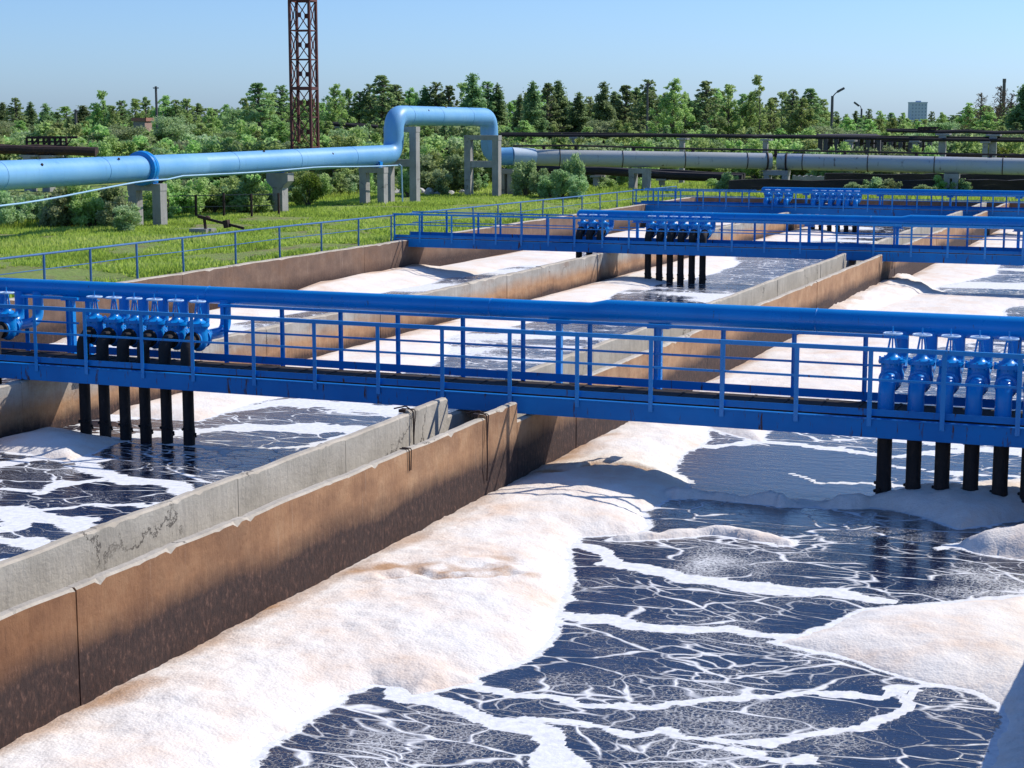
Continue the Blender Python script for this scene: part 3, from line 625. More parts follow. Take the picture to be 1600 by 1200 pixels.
# ------------------------------------------------------------------ gate valves with drop pipes
def make_valve(deck, zc, zwheel, zhead, dyh, black, zbot, thick=.112):
    """origin: on the deck line below the valve body. flow comes from the header (+Y) and leaves down through the deck at -Y"""
    root = bpy.data.objects.new('gate_valve', None); S.collection.objects.link(root); root.empty_display_size = .2
    r = .105
    mb = MB()                                                       # branch from the header
    mb.tube([(0, dyh-.08, zhead-.02)]+elbow((0, dyh-.08, zc+.26), (0, 0, -1), (0, -1, 0), .22)+[(0, .20, zc+.04)], r, 16)
    mb.cyl((0, .17, zc+.02), (0, .21, zc+.02), .17, 16); mb.build('branch_pipe', M['blue'], root)
    mb = MB()                                                       # body
    mb.lathe((0, 0, zc-.22), (0, 0, 1), [(0, .05), (.03, .10), (.10, .155), (.22, .18), (.34, .17), (.44, .165), (.47, .17)], 18)
    mb.cyl((0, .15, zc), (0, -.15, zc), .135, 16); mb.cyl((0, -.145, zc), (0, -.185, zc), .175, 18); mb.cyl((0, .13, zc), (0, .168, zc), .175, 18)
    body = mb.build('valve_body', M['blue'], root)
    mb = MB()
    for k in range(8):
        a = k*math.pi/4+.2; mb.cyl((.15*math.cos(a), -.20, zc+.15*math.sin(a)), (.15*math.cos(a), -.13, zc+.15*math.sin(a)), .014, 6)
    mb.build('flange_bolts', M['blue'], body)
    mb = MB()                                                       # bonnet
    zb = zc+.25; mb.lathe((0, 0, zb), (0, 0, 1), [(0, .215), (.032, .215), (.033, .208), (.065, .208), (.07, .15), (.11, .095), (.15, .07), (.2, .055)], 18)
    for k in range(8):
        a = k*math.pi/4; mb.cyl((.19*math.cos(a), .19*math.sin(a), zb-.03), (.19*math.cos(a), .19*math.sin(a), zb+.09), .018, 6)
    mb.build('bonnet', M['blue'], root)
    mb = MB(); zt = zwheel-.03
    for s in (-1, 1): mb.bar((s*.075, 0, zb+.15), (s*.03, 0, zt), .022, .03)
    mb.cyl((0, 0, zb+.15), (0, 0, zwheel+.11), .013, 8); mb.cyl((0, 0, zt-.03), (0, 0, zt+.02), .04, 10); mb.build('yoke', M['blue'], root)
    mb = MB(); mb.torus((0, 0, zwheel), (0, 0, 1), .14, .016, 24, 8); mb.cyl((0, 0, zwheel-.02), (0, 0, zwheel+.025), .035, 10)
    for k in range(5):
        a = k*2*math.pi/5+.3; mb.bar((.03*math.cos(a), .03*math.sin(a), zwheel), (.135*math.cos(a), .135*math.sin(a), zwheel), .022, .014)
    mb.build('handwheel', M['wheel'], root)
    me = M['drop'] if black else M['blue']
    mb = MB(); mb.cyl((0, -.188, zc), (0, -.225, zc), .165, 16); rr = thick+.012
    mb.tube(elbow((0, -.22, zc), (0, -1, 0), (0, 0, -1), .20)+[(0, -.42, deck-.02)], rr, 18); mb.build('elbow', me, root)
    mb = MB(); pts = [(0, -.42, deck-.06), (0, -.42, .38), (.004, -.42, .26), (0, -.42, zbot+.12), (0, -.42, zbot)]
    mb.tube(pts, 0, 18, 0, True, [thick, thick, thick+.008, thick+.004, thick])
    for k in range(5):
        a = random.uniform(0, 6.3); z = random.uniform(.12, .34); mb.lathe((math.cos(a)*thick, -.42+math.sin(a)*thick, z), (math.cos(a), math.sin(a), 0), [(-.02, .02), (.0, .03), (.03, .025), (.04, .005)], 6)
    mb.build('drop_pipe', M['drop'], root)
    return root
def cluster(proto, xs, Y, where, group):
    n = len(xs)
    for i, x in enumerate(xs):
        o = proto if (proto.get('label') is None) else copy_tree(proto)
        for c_ in o.children:
            if c_.name.startswith('handwheel'): c_.rotation_euler.z = random.uniform(0, 6.3)
        o.location = (x, Y, 0); tag(o, '%s valve from left in %s' % (ordw(i), where), 'valve', group)
v1b = make_valve(1.42, 1.93, 2.64, 2.6, 1.05, True, -.1, .105)
cluster(v1b, [-22.55, -22.1, -21.66], 27.2, 'the set at the left end of the nearest footbridge', 'valves on the nearest footbridge')
cluster(v1b, [-19.60, -19.16, -18.70, -18.25, -17.78, -17.30], 27.2, 'the black-elbowed set of six on the nearest footbridge', 'valves on the nearest footbridge')
v1c = make_valve(1.42, 1.93, 2.64, 2.6, 1.05, False, -.1, .118)
cluster(v1c, [-4.47, -4.01, -3.57, -3.13, -2.69, -2.27], 27.2, 'the blue-elbowed set at the nearest footbridge\'s right end', 'valves on the nearest footbridge')
v2 = make_valve(1.40, 1.82, 2.42, 2.36, 1.0, True, -.1, .12)
cluster(v2, [-21.85, -21.44, -21.02], 61.3, 'the three-valve set on the middle footbridge', 'valves on the middle footbridge')
cluster(v2, [-19.12, -18.68, -18.27, -17.86, -17.43, -17.02], 61.3, 'the six-valve set on the middle footbridge', 'valves on the middle footbridge')
v3 = make_valve(1.30, 1.68, 2.2, 2.14, 1.0, False, -.1, .12)
cluster(v3, [-22.1, -21.55, -21.0], 91.9, 'the three-valve set on the farthest footbridge', 'valves on the farthest footbridge')
cluster(v3, [-19.5, -19.05, -18.6, -18.15, -17.7, -17.25], 91.9, 'the six-valve set on the farthest footbridge', 'valves on the farthest footbridge')

# ------------------------------------------------------------------ fence along the grass
def grass_fence():
    X = -29.35; ysp = [27.5, 30.2, 33.0, 35.8, 38.49, 40.6, 42.9, 45.4, 48.5, 51.4, 54.4, 57.3, 60.1, 62.9, 65.4, 68.2, 71, 73.8, 76.6, 79.4, 82.2, 85, 87.8, 90.5, 93.3, 96.1, 98.9]
    root = empty('grass_railing', (X, 27, 0), 'thin blue railing along the grass edge above the outer basin wall', 'railing')
    top = lambda y: 2.36 if y < 50 else 2.36-.34*(y-50)/50
    mb = MB(); mb.tube([(0, y-27, top(y)) for y in ysp], .03, 8); mb.build('handrail', M['fence'], root)
    mb = MB(); mb.tube([(.0, y-27, top(y)-.42+random.uniform(-.02, .02)) for y in ysp], .014, 6); mb.build('mid_rail', M['fence'], root)
    for y in ysp:
        mb = MB(); mb.cyl((0, y-27, 1.1), (random.uniform(-.02, .02), y-27, top(y)), .035, 8); mb.build('post', M['fence'], root)
grass_fence()

# ------------------------------------------------------------------ big pipeline
PX = -43.4
def pipeline():
    root = empty('pipeline', (PX, 60, 0), 'big light blue pipeline on concrete supports with a raised square loop', 'pipe')
    o = Vector((PX, 60, 0)); rel = lambda L: [Vector(p)-o for p in L]
    A = bend([(-39.4, 30, 3.95), (-42.0, 53, 3.87), (-45.2, 69, 3.86), (-43.6, 76, 3.95), (-42.4, 87.2, 4.1), (-42.4, 87.4, 6.05), (-42.4, 106.6, 6.0), (-42.4, 106.8, 3.45), (-39.0, 106.9, 3.4)], .9, 8)
    A = bend([(-39.9, 30, 3.95), (-43.6, 69, 3.86), (-42.4, 87.3, 4.02), (-42.4, 87.3, 6.2), (-42.4, 101.1, 6.12), (-42.4, 101.2, 3.6), tuple(atD(800, 244, 109))], .95, 9)
    mb = MB(); mb.tube(rel(A), .56, 32); mb.build('blue_pipe', M['lightblue'], root)
    SM = MB()
    for (x_, y_, z_), dd in [((-39.9-3.7*(y-30)/39, y, 3.95-.09*(y-30)/39), (-3.7, 39, 0)) for y in (45, 52.5, 60)]+[((-43.6+1.2*(y-69)/18.3, y, 3.86+.16*(y-69)/18.3), (1.2, 18.3, .16)) for y in (71.5, 77, 82.5)]+[((-42.4, y, 6.2-.0058*(y-87.3)), (0, 1, 0)) for y in (89, 93, 97.5)]+[((-42.4, 87.35, 5.0), (0, 0, 1))]:
        SM = MB(); SM.torus(Vector((x_, y_, z_))-o, dd, .562, .012, 32, 6); SM.build('weld_seam', M['lightblue'], root)
    for y, a in [(47, .7), (51, 1.0), (55, .6), (55.3, 1.3), (61, .8), (74, 1.1), (80, .5), (91, .6), (94, 1.2)]:
        c_ = Vector((-39.9-3.7*(y-30)/39, y, 3.95)) if y < 69 else (Vector((-43.6+1.2*(y-69)/18.3, y, 3.95)) if y < 87 else Vector((-42.4, y, 6.18)))
        q = c_+Vector((math.cos(a), 0, math.sin(a)))*.56-o; SM = MB(); SM.lathe(q, (math.cos(a), 0, math.sin(a)), [(-.02, .06), (.01, .06), (.03, .03)], 8); SM.build('plug', M['rust'], root)
    mb = MB(); mb.tube(rel([atD(799, 244, 109), atD(834, 246, 109.6)]), .57, 28); mb.build('pale_sleeve', M['whitepipe'], root)
    mb = MB(); c = (-43.63, 66.7, 3.87)
    ax = Vector((-3.7, 39, 0)).normalized(); c = Vector((-39.9, 30, 3.95))+Vector((-3.7, 39, -.09))*((63.6-30)/39)-o
    mb.lathe(c, ax, [(-.22, .60), (-.2, .74), (-.06, .76), (-.05, .70), (-.02, .70), (-.01, .76), (.12, .76), (.13, .70), (.16, .70), (.17, .74), (.26, .72), (.28, .6)], 36)
    mb.build('flange', M['blue'], root)
    mb = MB(); pts = []
    for i in range(40):
        y = 30+i*1.45; x = -39.9-3.7*(y-30)/39 if y < 69 else -43.6+1.2*(y-69)/18
        sag = 3.95-.5+(-.55*math.exp(-((y-50)/9.)**2)-.12*abs(math.sin(y*.2)))
        pts.append((x+.62, y, sag+.12*(y > 66)))
    mb.tube(rel(pts), .035, 8); mb.tube(rel([(-41.75, 86.6, 3.5), (-41.75, 86.9, 3.4), (-41.75, 87.0, 1.2)]), .045, 8); mb.build('small_pipe', M['smallpipe'], root)
    return root
pipeline()
def portal(x, y, zt, label, w=1.5, t=.42, d=.5, ang=0, mid=None, saddle=True):
    root = empty('pipe_support', (x, y, gz(x, y).item()-.1), label, 'support', 'concrete supports under the pipelines'); root.rotation_euler.z = ang
    h = zt-root.location.z
    for s in (-1, 1):
        mb = MB(); mb.box(s*w/2-t/2, s*w/2+t/2, -d/2, d/2, 0, h-.3); mb.build('leg', M['concrete'], root)
    mb = MB(); mb.box(-w/2-t/2-.02, w/2+t/2+.02, -d/2-.02, d/2+.02, h-.3, h); mb.build('cap_beam', M['concrete'], root)
    if mid: mb = MB(); mb.box(-w/2+t/2, w/2-t/2, -d/2+.05, d/2-.05, mid-root.location.z-.2, mid-root.location.z+.2); mb.build('cross_beam', M['concrete'], root)
    if saddle:
        mb = MB(); mb.box(-.45, .45, -.2, .2, h, h+.1); mb.box(-.5, -.4, -.15, .15, h+.1, h+.3); mb.box(.4, .5, -.15, .15, h+.1, h+.3); mb.build('saddle', M['blue'], root)
    return root
def hammer(x, y, zt, label):
    root = empty('pipe_support', (x, y, gz(x, y).item()-.1), label, 'support', 'concrete supports under the pipelines'); h = zt-root.location.z
    mb = MB(); mb.box(-.28, .28, -.3, .3, 0, h-.75); mb.build('column', M['concrete'], root)
    mb = MB(); v = [(-.28, -.31, h-.75), (.28, -.31, h-.75), (.62, -.31, h-.4), (.62, -.31, h), (-.62, -.31, h), (-.62, -.31, h-.4)]
    v += [(a, .31, c) for a, b, c in v]; mb.add(v, [(0, 1, 2, 3, 4, 5), (11, 10, 9, 8, 7, 6)]+[(i, i+6, (i+1) % 6+6, (i+1) % 6) for i in range(6)]); mb.build('cap_beam', M['concrete'], root)
    mb = MB(); mb.box(-.2, .2, -.15, .15, h, h+.12); mb.build('saddle', M['blue'], root)
portal(-43.13, 64.0, 3.2, 'low two-legged concrete support under the dark blue flange', 1.25, .42, .5)
hammer(-43.3, 76.0, 3.32, 'hammerhead concrete support left of the raised pipe loop')
portal(-42.5, 84.9, 3.38, 'low concrete frame under the foot of the raised pipe loop', 1.1, .4, .5)
portal(-42.3, 88.1, 5.58, 'tall concrete frame under the left side of the raised pipe loop', 1.6, .42, .5, 0, 3.55, False)
portal(-42.2, 99.6, 5.0, 'tall concrete frame at the right side of the raised pipe loop', 1.9, .42, .5, 0, 3.2, False)
portal(*atD(794, 260, 109)[:2], 2.85, 'short concrete frame under the pale sleeve of the pipeline', .6, .4, .8, 0, None, False)
portal(-49.2, 48.0, 3.3, 'concrete support near the left edge of the picture', 1.2, .42, .5) if False else None

def grey_run(xa, ya, za, xb, yb, zb, label, ncol):
    root = empty('clad_pipeline', (xa, ya, 0), label, 'pipe', 'grey clad pipeline lengths'); d = Vector((xb-xa, yb-ya, zb-za)); L = d.length
    base = Vector((0, 0, za))
    mb = MB(); mb.tube([base, base+d], .52, 28); mb.build('cladding', M['greypipe'], root)
    n = int(L/4.2)
    for i in range(n+1):
        p = base+d*(i+.4)/(n+.8); mb = MB(); mb.torus(p, d, .525, .03, 28, 6); mb.build('strap', M['rust'], root)
    return root, base, d, L
g1 = grey_run(*atD(835, 246, 109.6), *atD(1205, 252, 110.5), 'weathered grey-green clad pipe between the pale sleeve and the gap', 3)
g2 = grey_run(*atD(1215, 252.2, 110.5), *atD(1720, 263, 104.5), 'weathered grey-blue clad pipe at the right, past the gap', 3)
for nm, (root, base, d, L), offs in (('a', g1, .98), ('b', g2, .03)):
    mb = MB(); p = base+d*offs; mb.torus(p, d, .53, .06, 28, 8); mb.build('end_flange', M['rust'], root)
sp = empty('small_pipe', (-26, 108, 0), 'thin dark pipe held above the grey clad pipeline', 'pipe'); _o = Vector((-26, 108, 0))
_l = [(800, 236, 109), (802, 228, 109), (900, 227.5, 109.7), (1060, 232, 110.2), (1210, 234.5, 110.5), (1400, 238.5, 108.5), (1720, 245, 104.5)]
mb = MB(); mb.tube([Vector(atD(*q))-_o for q in _l], .065, 8); mb.build('pipe_run', M['darkpipe'], sp)
for x, y, z, D in [(850, 229, 241, 109.6), (900, 228, 241, 109.7), (990, 230, 241, 110), (1083, 233, 243, 110.2), (1212, 235, 246, 110.5), (1320, 237, 248, 109.2), (1432, 240, 250, 108), (1548, 243, 252, 106.4)]:
    a_ = Vector(atD(x, y, D))-_o; b_ = Vector(atD(x, z, D))-_o; rt_ = Vector(_rt)*.22
    mb = MB(); mb.bar(a_, b_, .12, .18); mb.bar(b_-rt_, a_+rt_*.4, .06); mb.bar(b_+rt_, a_-rt_*.4, .06); mb.build('bracket', M['rust'], sp)
portal(*atD(1214, 260, 110.5)[:2], 2.72, 'dark concrete frame under the gap in the grey clad pipeline', 1.2, .35, .8, 0, None, False)
portal(*atD(1000, 260, 110)[:2], 2.85, 'concrete frame under the grey-green clad pipe', .9, .35, .8, 0, None, False)
portal(*atD(1488, 260, 107.2)[:2], 2.62, 'single concrete frame under the grey-blue clad pipe among bushes', .5, .35, .8, 0, None, False)
portal(*atD(1640, 260, 105.3)[:2], 2.5, 'concrete frame under the right end of the grey-blue clad pipe', .9, .35, .8, 0, None, False)

# ------------------------------------------------------------------ pipe racks behind
def rack(pa, pb, r, cols, label, n=2, name='pipe_rack', zoff=.0, colw=.35, gap=.35, mm='darkpipe'):
    pa = Vector(pa); pb = Vector(pb); root = empty(name, (pa.x, pa.y, 0), label, 'pipe rack'); d = pb-pa; side = Vector((-d.y, d.x, 0)).normalized()
    for k in range(n):
        mb = MB(); q = [Vector((0, 0, pa.z))+d*t+side*gap*k*2+Vector((0, 0, random.uniform(-.06, .06)+k*.12)) for t in np.linspace(0, 1, 7)]
        mb.tube(q, r*(1-.25*k), 10); mb.build('pipe_run', M[mm], root)
    for t in cols:
        p = d*t; z = pa.z+d.z*t; g = gz(pa.x+p.x, pa.y+p.y).item()-.1
        mb = MB(); mb.box(p.x-colw/2, p.x+colw/2, p.y-colw/2, p.y+colw/2, g, z-r-.12); mb.box(p.x-colw, p.x+colw, p.y-.3, p.y+.9, z-r-.12, z-r); mb.build('column', M['concrete'], root)
    return root
def px3(x, y, D): return tuple(atD(x, y, D))
rack(px3(780, 210, 128), px3(1600, 219, 122), .12, [.15, .36, .52, .68, .8, .93], 'dark pipe rack on posts running behind the grey clad pipeline', 2)
rack(px3(838, 263, 118), px3(1160, 279, 113), .28, [.3, .62, .98], 'low dark pipe behind the bushes under the grey-green clad pipe', 2)
rack(px3(1385, 205, 124), px3(1640, 209, 122), .10, [.35, .66, .98], 'high thin dark pipe bridge at the right edge of the picture', 2, colw=.5)
rack(px3(-40, 233, 112), px3(150, 237, 112), .3, [.45, .6], 'dark rusty pipe with a broken tapered end beyond the light blue pipeline at left', 2, colw=.6, gap=.25, mm='rust')
rack(px3(500, 193, 150), px3(590, 199, 150), .16, [.3, .8], 'pale roofed pipe run just right of the lattice tower', 2)
rack(px3(655, 237, 125), px3(722, 237, 125), .28, [.1, .9], 'short dark pipe seen through the raised pipe loop', 1)
def trestle(xa, xb, ya, yb, D, label, nb):
    p = Vector(atD((xa+xb)/2, yb, D)); s = D/F; w = (xb-xa)*s; h = (yb-ya)*s
    root = empty('steel_trestle', p, label, 'trestle', None); rt = Vector(_rt)
    mb = MB()
    for k in range(2): mb.bar(rt*(-w/2)+Vector((0, k*1.2, h)), rt*(w/2)+Vector((0, k*1.2, h)), .16)
    mb.bar(rt*(-w/2), rt*(w/2), .16); mb.bar(rt*(-w/2)+Vector((0, 0, h*.5)), rt*(w/2)+Vector((0, 0, h*.5)), .1); mb.build('beams', M['rust'], root)
    for i in range(nb):
        q = rt*(-w/2+w*i/(nb-1)); mb = MB(); mb.bar(q, q+Vector((0, 0, h)), .12)
        if i % 2: mb.bar(q, q+rt*(w/(nb-1))+Vector((0, 0, h)), .07)
        mb.build('upright', M['rust'], root)
    return root
trestle(42, 104, 215, 228, 113, 'rusty steel cage on top of the dark pipe beyond the pipeline at left', 8)
def shed_frame(xa, xb, yt, yb, D, label, n, m='pole'):
    p = Vector(atD((xa+xb)/2, yb, D)); s = D/F; w = (xb-xa)*s; h = (yb-yt)*s; rt = Vector(_rt); dp = Vector((_fw[0], _fw[1], 0)).normalized()*2.4
    root = empty('open_frame_shed', p, label, 'frame')
    mb = MB(); c = [(-w/2-.3), (w/2+.3)]
    v = [rt*c[0]+Vector((0, 0, h)), rt*c[1]+Vector((0, 0, h)), rt*c[1]+dp+Vector((0, 0, h+.15)), rt*c[0]+dp+Vector((0, 0, h+.15))]; v += [q-Vector((0, 0, .16)) for q in v]
    mb.add(v, [(0, 1, 2, 3), (7, 6, 5, 4), (0, 4, 5, 1), (1, 5, 6, 2), (2, 6, 7, 3), (3, 7, 4, 0)]); mb.build('roof_slab', M['darkpipe'], root)
    for i in range(n):
        for k in (0, 1):
            q = rt*(-w/2+w*i/(n-1))+dp*k*.95; mb = MB(); mb.bar(q+Vector((0, 0, -1.5)), q+Vector((0, 0, h-.17+.1*k)), .32); mb.build('column', M[m], root)
    for hh in (.35, .62):
        mb = MB(); mb.bar(rt*(-w/2)+Vector((0, -.05, h*hh)), rt*(w/2)+Vector((0, -.05, h*hh)), .12); mb.build('pipe_run', M['rust'], root)
shed_frame(1290, 1372, 213, 242, 126, 'open concrete frame with a dark flat roof behind the grey-blue clad pipe', 6)
shed_frame(1376, 1452, 219, 244, 130, 'second concrete frame just right of the first, under the high dark pipe bridge', 6)
trestle(1435, 1462, 200, 206, 123.5, 'small rusty cage on the high dark pipe bridge', 4)
def trench(xa, xb, ya, yb, D, label, m='concrete', th=.5):
    a = Vector(atD(xa, ya, D)); b = Vector(atD(xb, ya, D)); z0 = atD(xa, yb, D)[2]; root = empty('low_wall', (a.x, a.y, 0), label, 'wall')
    mb = MB(); d = b-a; d.z = 0; sd = Vector((-d.y, d.x, 0)).normalized()*th; v = []
    n = 16
    for i in range(n+1):
        q = d*i/n; zt = a.z+random.uniform(-.06, .06)
        v += [q+Vector((0, 0, z0-.4)), q+Vector((0, 0, zt)), q+sd+Vector((0, 0, zt)), q+sd+Vector((0, 0, z0-.4))]
    f = []
    for i in range(n): f += [(i*4+j, i*4+j+1, i*4+5+j, i*4+4+j) for j in range(3)]
    f += [(0, 3, 2, 1), (n*4, n*4+1, n*4+2, n*4+3)]; mb.add(v, f); mb.build('wall_body', M[m], root)
trench(1140, 1640, 281, 296, 107.5, 'low dark broken wall behind the farthest footbridge', 'darkpipe')
trench(1290, 1640, 272, 281, 114, 'long dark low wall under the grey-blue clad pipe', 'darkpipe')
trench(1240, 1300, 275, 284, 118, 'pale low concrete kerb near the gap in the grey pipe', 'concrete')
trench(1470, 1640, 240, 246, 128, 'rusty brown low wall above the grey-blue clad pipe at right', 'rust')
trench(735, 800, 281, 300, 125, 'dark low bank of earth behind the raised loop', 'darkpipe') if False else None

# ------------------------------------------------------------------ lattice tower, poles, lamps, far buildings
def tower():
    D = 125; b = Vector(atD(477, 240, D)); g = 1.3
    root = empty('lattice_tower', (b.x, b.y, g), 'dark red steel lattice tower rising out of the picture', 'tower'); s = D/F
    w = 43*s/math.sqrt(2)/.965; ang = YAW+R(45-13); top = 16.0
    cs = [Vector((math.cos(ang+k*math.pi/2), math.sin(ang+k*math.pi/2), 0))*w/math.sqrt(2) for k in range(4)]
    cz = [CH-g+(186-y)*s for y in (5, 51, 95, 139, 183, 229, 275)]; cz = sorted(cz+[cz[0]+45*s, cz[0]+90*s, .0])
    for c in cs: mb = MB(); mb.bar(c, c+Vector((0, 0, cz[-1])), .17); mb.build('leg', M['towerred'], root)
    for lo, hi in zip(cz[:-1], cz[1:]):
        mb = MB()
        for k in range(4):
            a, c = cs[k], cs[(k+1) % 4]; L = Vector((0, 0, lo)); H_ = Vector((0, 0, hi))
            mb.bar(a+L, c+H_, .06); mb.bar(c+L, a+H_, .06); mb.bar(a+H_, c+H_, .075)
            m = (a+c)/2+(L+H_)/2; dd = (c-a).normalized(); mb.bar(m-dd*.14, m+dd*.14, .05, .34)
        mb.build('brace_panel', M['towerred'], root)
    for z in (CH-g+(186-139)*s, CH-g+(186-5)*s):
        mb = MB()
        for k in range(4): mb.bar(cs[k]*1.04+Vector((0, 0, z)), cs[(k+1) % 4]*1.04+Vector((0, 0, z)), .16, .22)
        mb.build('ring_beam', M['towerred'], root)
tower()
def polef(x, yt, yb, D, label, r=.12, lamp=None, name='utility_pole', cat='pole'):
    p = Vector(atD(x, yb, D)); g = gz(p.x, p.y).item(); zt = atD(x, yt, D)[2]
    root = empty(name, (p.x, p.y, g), label, cat); mb = MB(); mb.cyl((0, 0, -.2), (0, 0, zt-g), r*1.2, 8, 0, r*.9); mb.build('shaft', M['pole'], root)
    if lamp:
        dx, dz = lamp; s = D/F; rt = Vector(_rt); e = rt*dx*s+Vector((0, 0, zt-g+dz*s)); mb = MB(); mb.tube([(0, 0, zt-g-.1), e*.5+Vector((0, 0, (zt-g)*.5+.02)), e], .05, 6); mb.build('arm', M['pole'], root)
        mb = MB(); mb.bar(e-rt*.1-Vector((0, 0, .05)), e+rt*(9 if dx > 0 else -9)*s+Vector((0, 0, 5*s)), .3, .2); mb.build('lamp_head', M['pole'], root)
    else:
        mb = MB(); rt = Vector(_rt); mb.bar(rt*-.25+Vector((0, 0, zt-g-.15)), rt*.25+Vector((0, 0, zt-g-.15)), .09); mb.build('insulator_arm', M['pole'], root)
polef(246, 135, 215, 150, 'tall thin wooden pole right of the red brick hut', .11)
polef(120, 171, 222, 165, 'short dark pole left of the red brick hut', .13)
polef(1011, 130, 212, 160, 'weathered pole standing among the tall spruces in the centre', .1)
polef(1299, 150, 210, 160, 'tall street lamp with its arm pointing right', .14, (9, 7), 'street_lamp', 'street lamp')
polef(1345, 170, 212, 210, 'smaller street lamp right of the tall one, arm pointing left', .13, (-3, 5), 'street_lamp', 'street lamp')
def brick_hut():
    D = 150; a = Vector(atD(208, 184, D)); b = Vector(atD(226, 184, D)); g = 1.4; w = (b-a).length; h = a.z-g
    root = empty('brick_hut', ((a.x+b.x)/2, (a.y+b.y)/2, g), 'narrow red brick hut half hidden among the trees at left', 'building'); root.rotation_euler.z = YAW
    mb = MB(); mb.box(-w/2, w/2, 0, 3, 0, h-.3); mb.build('wall', M['brick'], root)
    mb = MB(); mb.box(-w/2-.15, w/2+.15, -.15, 3.15, h-.3, h); mb.build('roof', M['brick'], root)
    mb = MB(); mb.box(-.35, .25, -.04, -.005, h-1.9, h-1.1); mb.build('window', M['white'], root)
brick_hut()
def far_block():
    D = 1500; a = Vector(atD(1424, 161, D)); b = Vector(atD(1449, 161, D)); w = (b-a).length; g = 2; h = a.z-g
    root = empty('tower_block', ((a.x+b.x)/2, (a.y+b.y)/2, g), 'pale blue-grey tower block far off above the trees', 'building'); root.rotation_euler.z = YAW
    mb = MB(); mb.box(-w/2, w/2, 0, 12, 0, h); mb.build('wall', M['farpanel'], root)
    mb = MB(); mb.box(-w/2-.3, w/2+.3, -.3, 12.3, h, h+.9); mb.box(-2, 2, 2, 6, h+.9, h+2); mb.build('roof', M['farpanel'], root)
    for r_ in range(6):
        for c_ in range(5): mb = MB(); x = -w/2+w*(c_+.5)/5; mb.box(x-.6, x+.6, -.06, -.01, h-2.4-r_*2.9, h-1.1-r_*2.9); mb.build('window', M['glassdark'], root)
far_block()
def chimney():
    D = 700; a = Vector(atD(1569.5, 123, D)); g = 2; root = empty('chimney', (a.x, a.y, g), 'slim dark chimney behind the rusty-leaved trees', 'chimney')
    mb = MB(); mb.cyl((0, 0, 0), (0, 0, a.z-g-1.5), 1.0, 14, 0, .62); mb.build('stack', M['pole'], root)
    mb = MB(); mb.cyl((0, 0, a.z-g-1.5), (0, 0, a.z-g), .72, 14); mb.build('rim', M['pole'], root)
chimney()
def scrap():
    p = Vector(atz(315, 368, 1.3)); root = empty('rusty_valve_stand', (p.x, p.y, 1.2), 'rusty valve and bent bar leaning over a concrete block on the grass', 'scrap'); rt = Vector(_rt); s = 70/F
    mb = MB(); mb.box(-.4, .4, -.3, .5, 0, .38); mb.build('concrete_block', M['concrete'], root)
    k = .026; P = lambda x, y, d=0: rt*((x-315)*k)+Vector((0, d, (368-y)*k))
    mb = MB(); mb.bar(P(316, 336), P(382, 353), .13, .1); mb.bar(P(320, 338), P(322, 358), .09); mb.bar(P(310, 334), P(326, 338), .2, .12); mb.bar(P(354, 340), P(356, 352), .22, .22); mb.bar(P(358, 358), P(345, 364), .04); mb.lathe(P(325, 337), (0, 0, 1), [(-.08, .05), (-.03, .12), (.04, .12), (.1, .04)], 10); mb.build('bent_bar', M['rust'], root)
scrap()
def rubble(px, py, n, sx, label):
    p = Vector(atz(px, py, 1.3)); mb = MB()
    for i in range(n):
        c = Vector((random.gauss(0, sx), random.gauss(0, sx*.6), random.uniform(0, .25))); r = random.uniform(.12, .4)
        mb.lathe(c, (random.uniform(-1, 1), random.uniform(-1, 1), 1), [(-r, r*.3), (-r*.5, r*random.uniform(.7, 1)), (r*.3, r*random.uniform(.6, 1)), (r*.7, r*.3)], 7)
    o = mb.build('rubble_heap', M['white']); o.location = (p.x, p.y, gz(p.x, p.y).item()); tag(o, label, 'rubble', kind='stuff')
rubble(545, 298, 60, 1.1, 'pale rubble heap under the pipeline right of the lattice tower')
rubble(675, 302, 22, .8, 'scattered white stones under the raised pipe loop')
rubble(625, 302, 14, .5, 'white stones between the legs of the left tall frame')
# old fence left
def old_fence():
    a = atz(-60, 352, 1.2); root = empty('wire_fence', (a[0], a[1], 1.15), 'old wire fence with dark posts behind the light blue pipeline at left', 'fence'); rt = Vector(_rt); fw = Vector((_fw[0], _fw[1], 0)).normalized()
    d = rt*.93+fw*.35
    for i in range(12):
        q = d*(i*1.35); mb = MB(); mb.bar(q, q+Vector((0, 0, 1.35+random.uniform(-.1, .1))), .09); mb.build('post', M['rust'], root)
    mb = MB(); mb.bar(Vector((0, 0, 1.2)), d*15+Vector((0, 0, 1.25)), .04); mb.bar(Vector((0, 0, .7)), d*15+Vector((0, 0, .7)), .03); mb.build('wire', M['pole'], root)
old_fence()

# ------------------------------------------------------------------ trees and bushes
def leaf_mesh(name, C_, sizes, m, jit=1., flat=0.):
    n = len(C_); sizes = np.asarray(sizes)*np.ones(n)
    u = rng.normal(size=(n, 3)); u[:, 2] *= (1-flat); u /= np.linalg.norm(u, axis=1)[:, None]
    w = rng.normal(size=(n, 3)); w -= u*(u*w).sum(1)[:, None]; w /= np.linalg.norm(w, axis=1)[:, None]
    s = sizes[:, None]*.5; a = C_-u*s; b = C_+w*s*.55; c = C_+u*s; d = C_-w*s*.55
    V = np.stack([a, b, c, d], 1).reshape(-1, 3); me = bpy.data.meshes.new(name)
    me.vertices.add(4*n); me.vertices.foreach_set('co', V.ravel().astype('f')); me.loops.add(4*n); me.loops.foreach_set('vertex_index', np.arange(4*n, dtype='i')); me.polygons.add(n); me.polygons.foreach_set('loop_start', np.arange(0, 4*n, 4, dtype='i')); me.update(); me.materials.append(m)
    return me
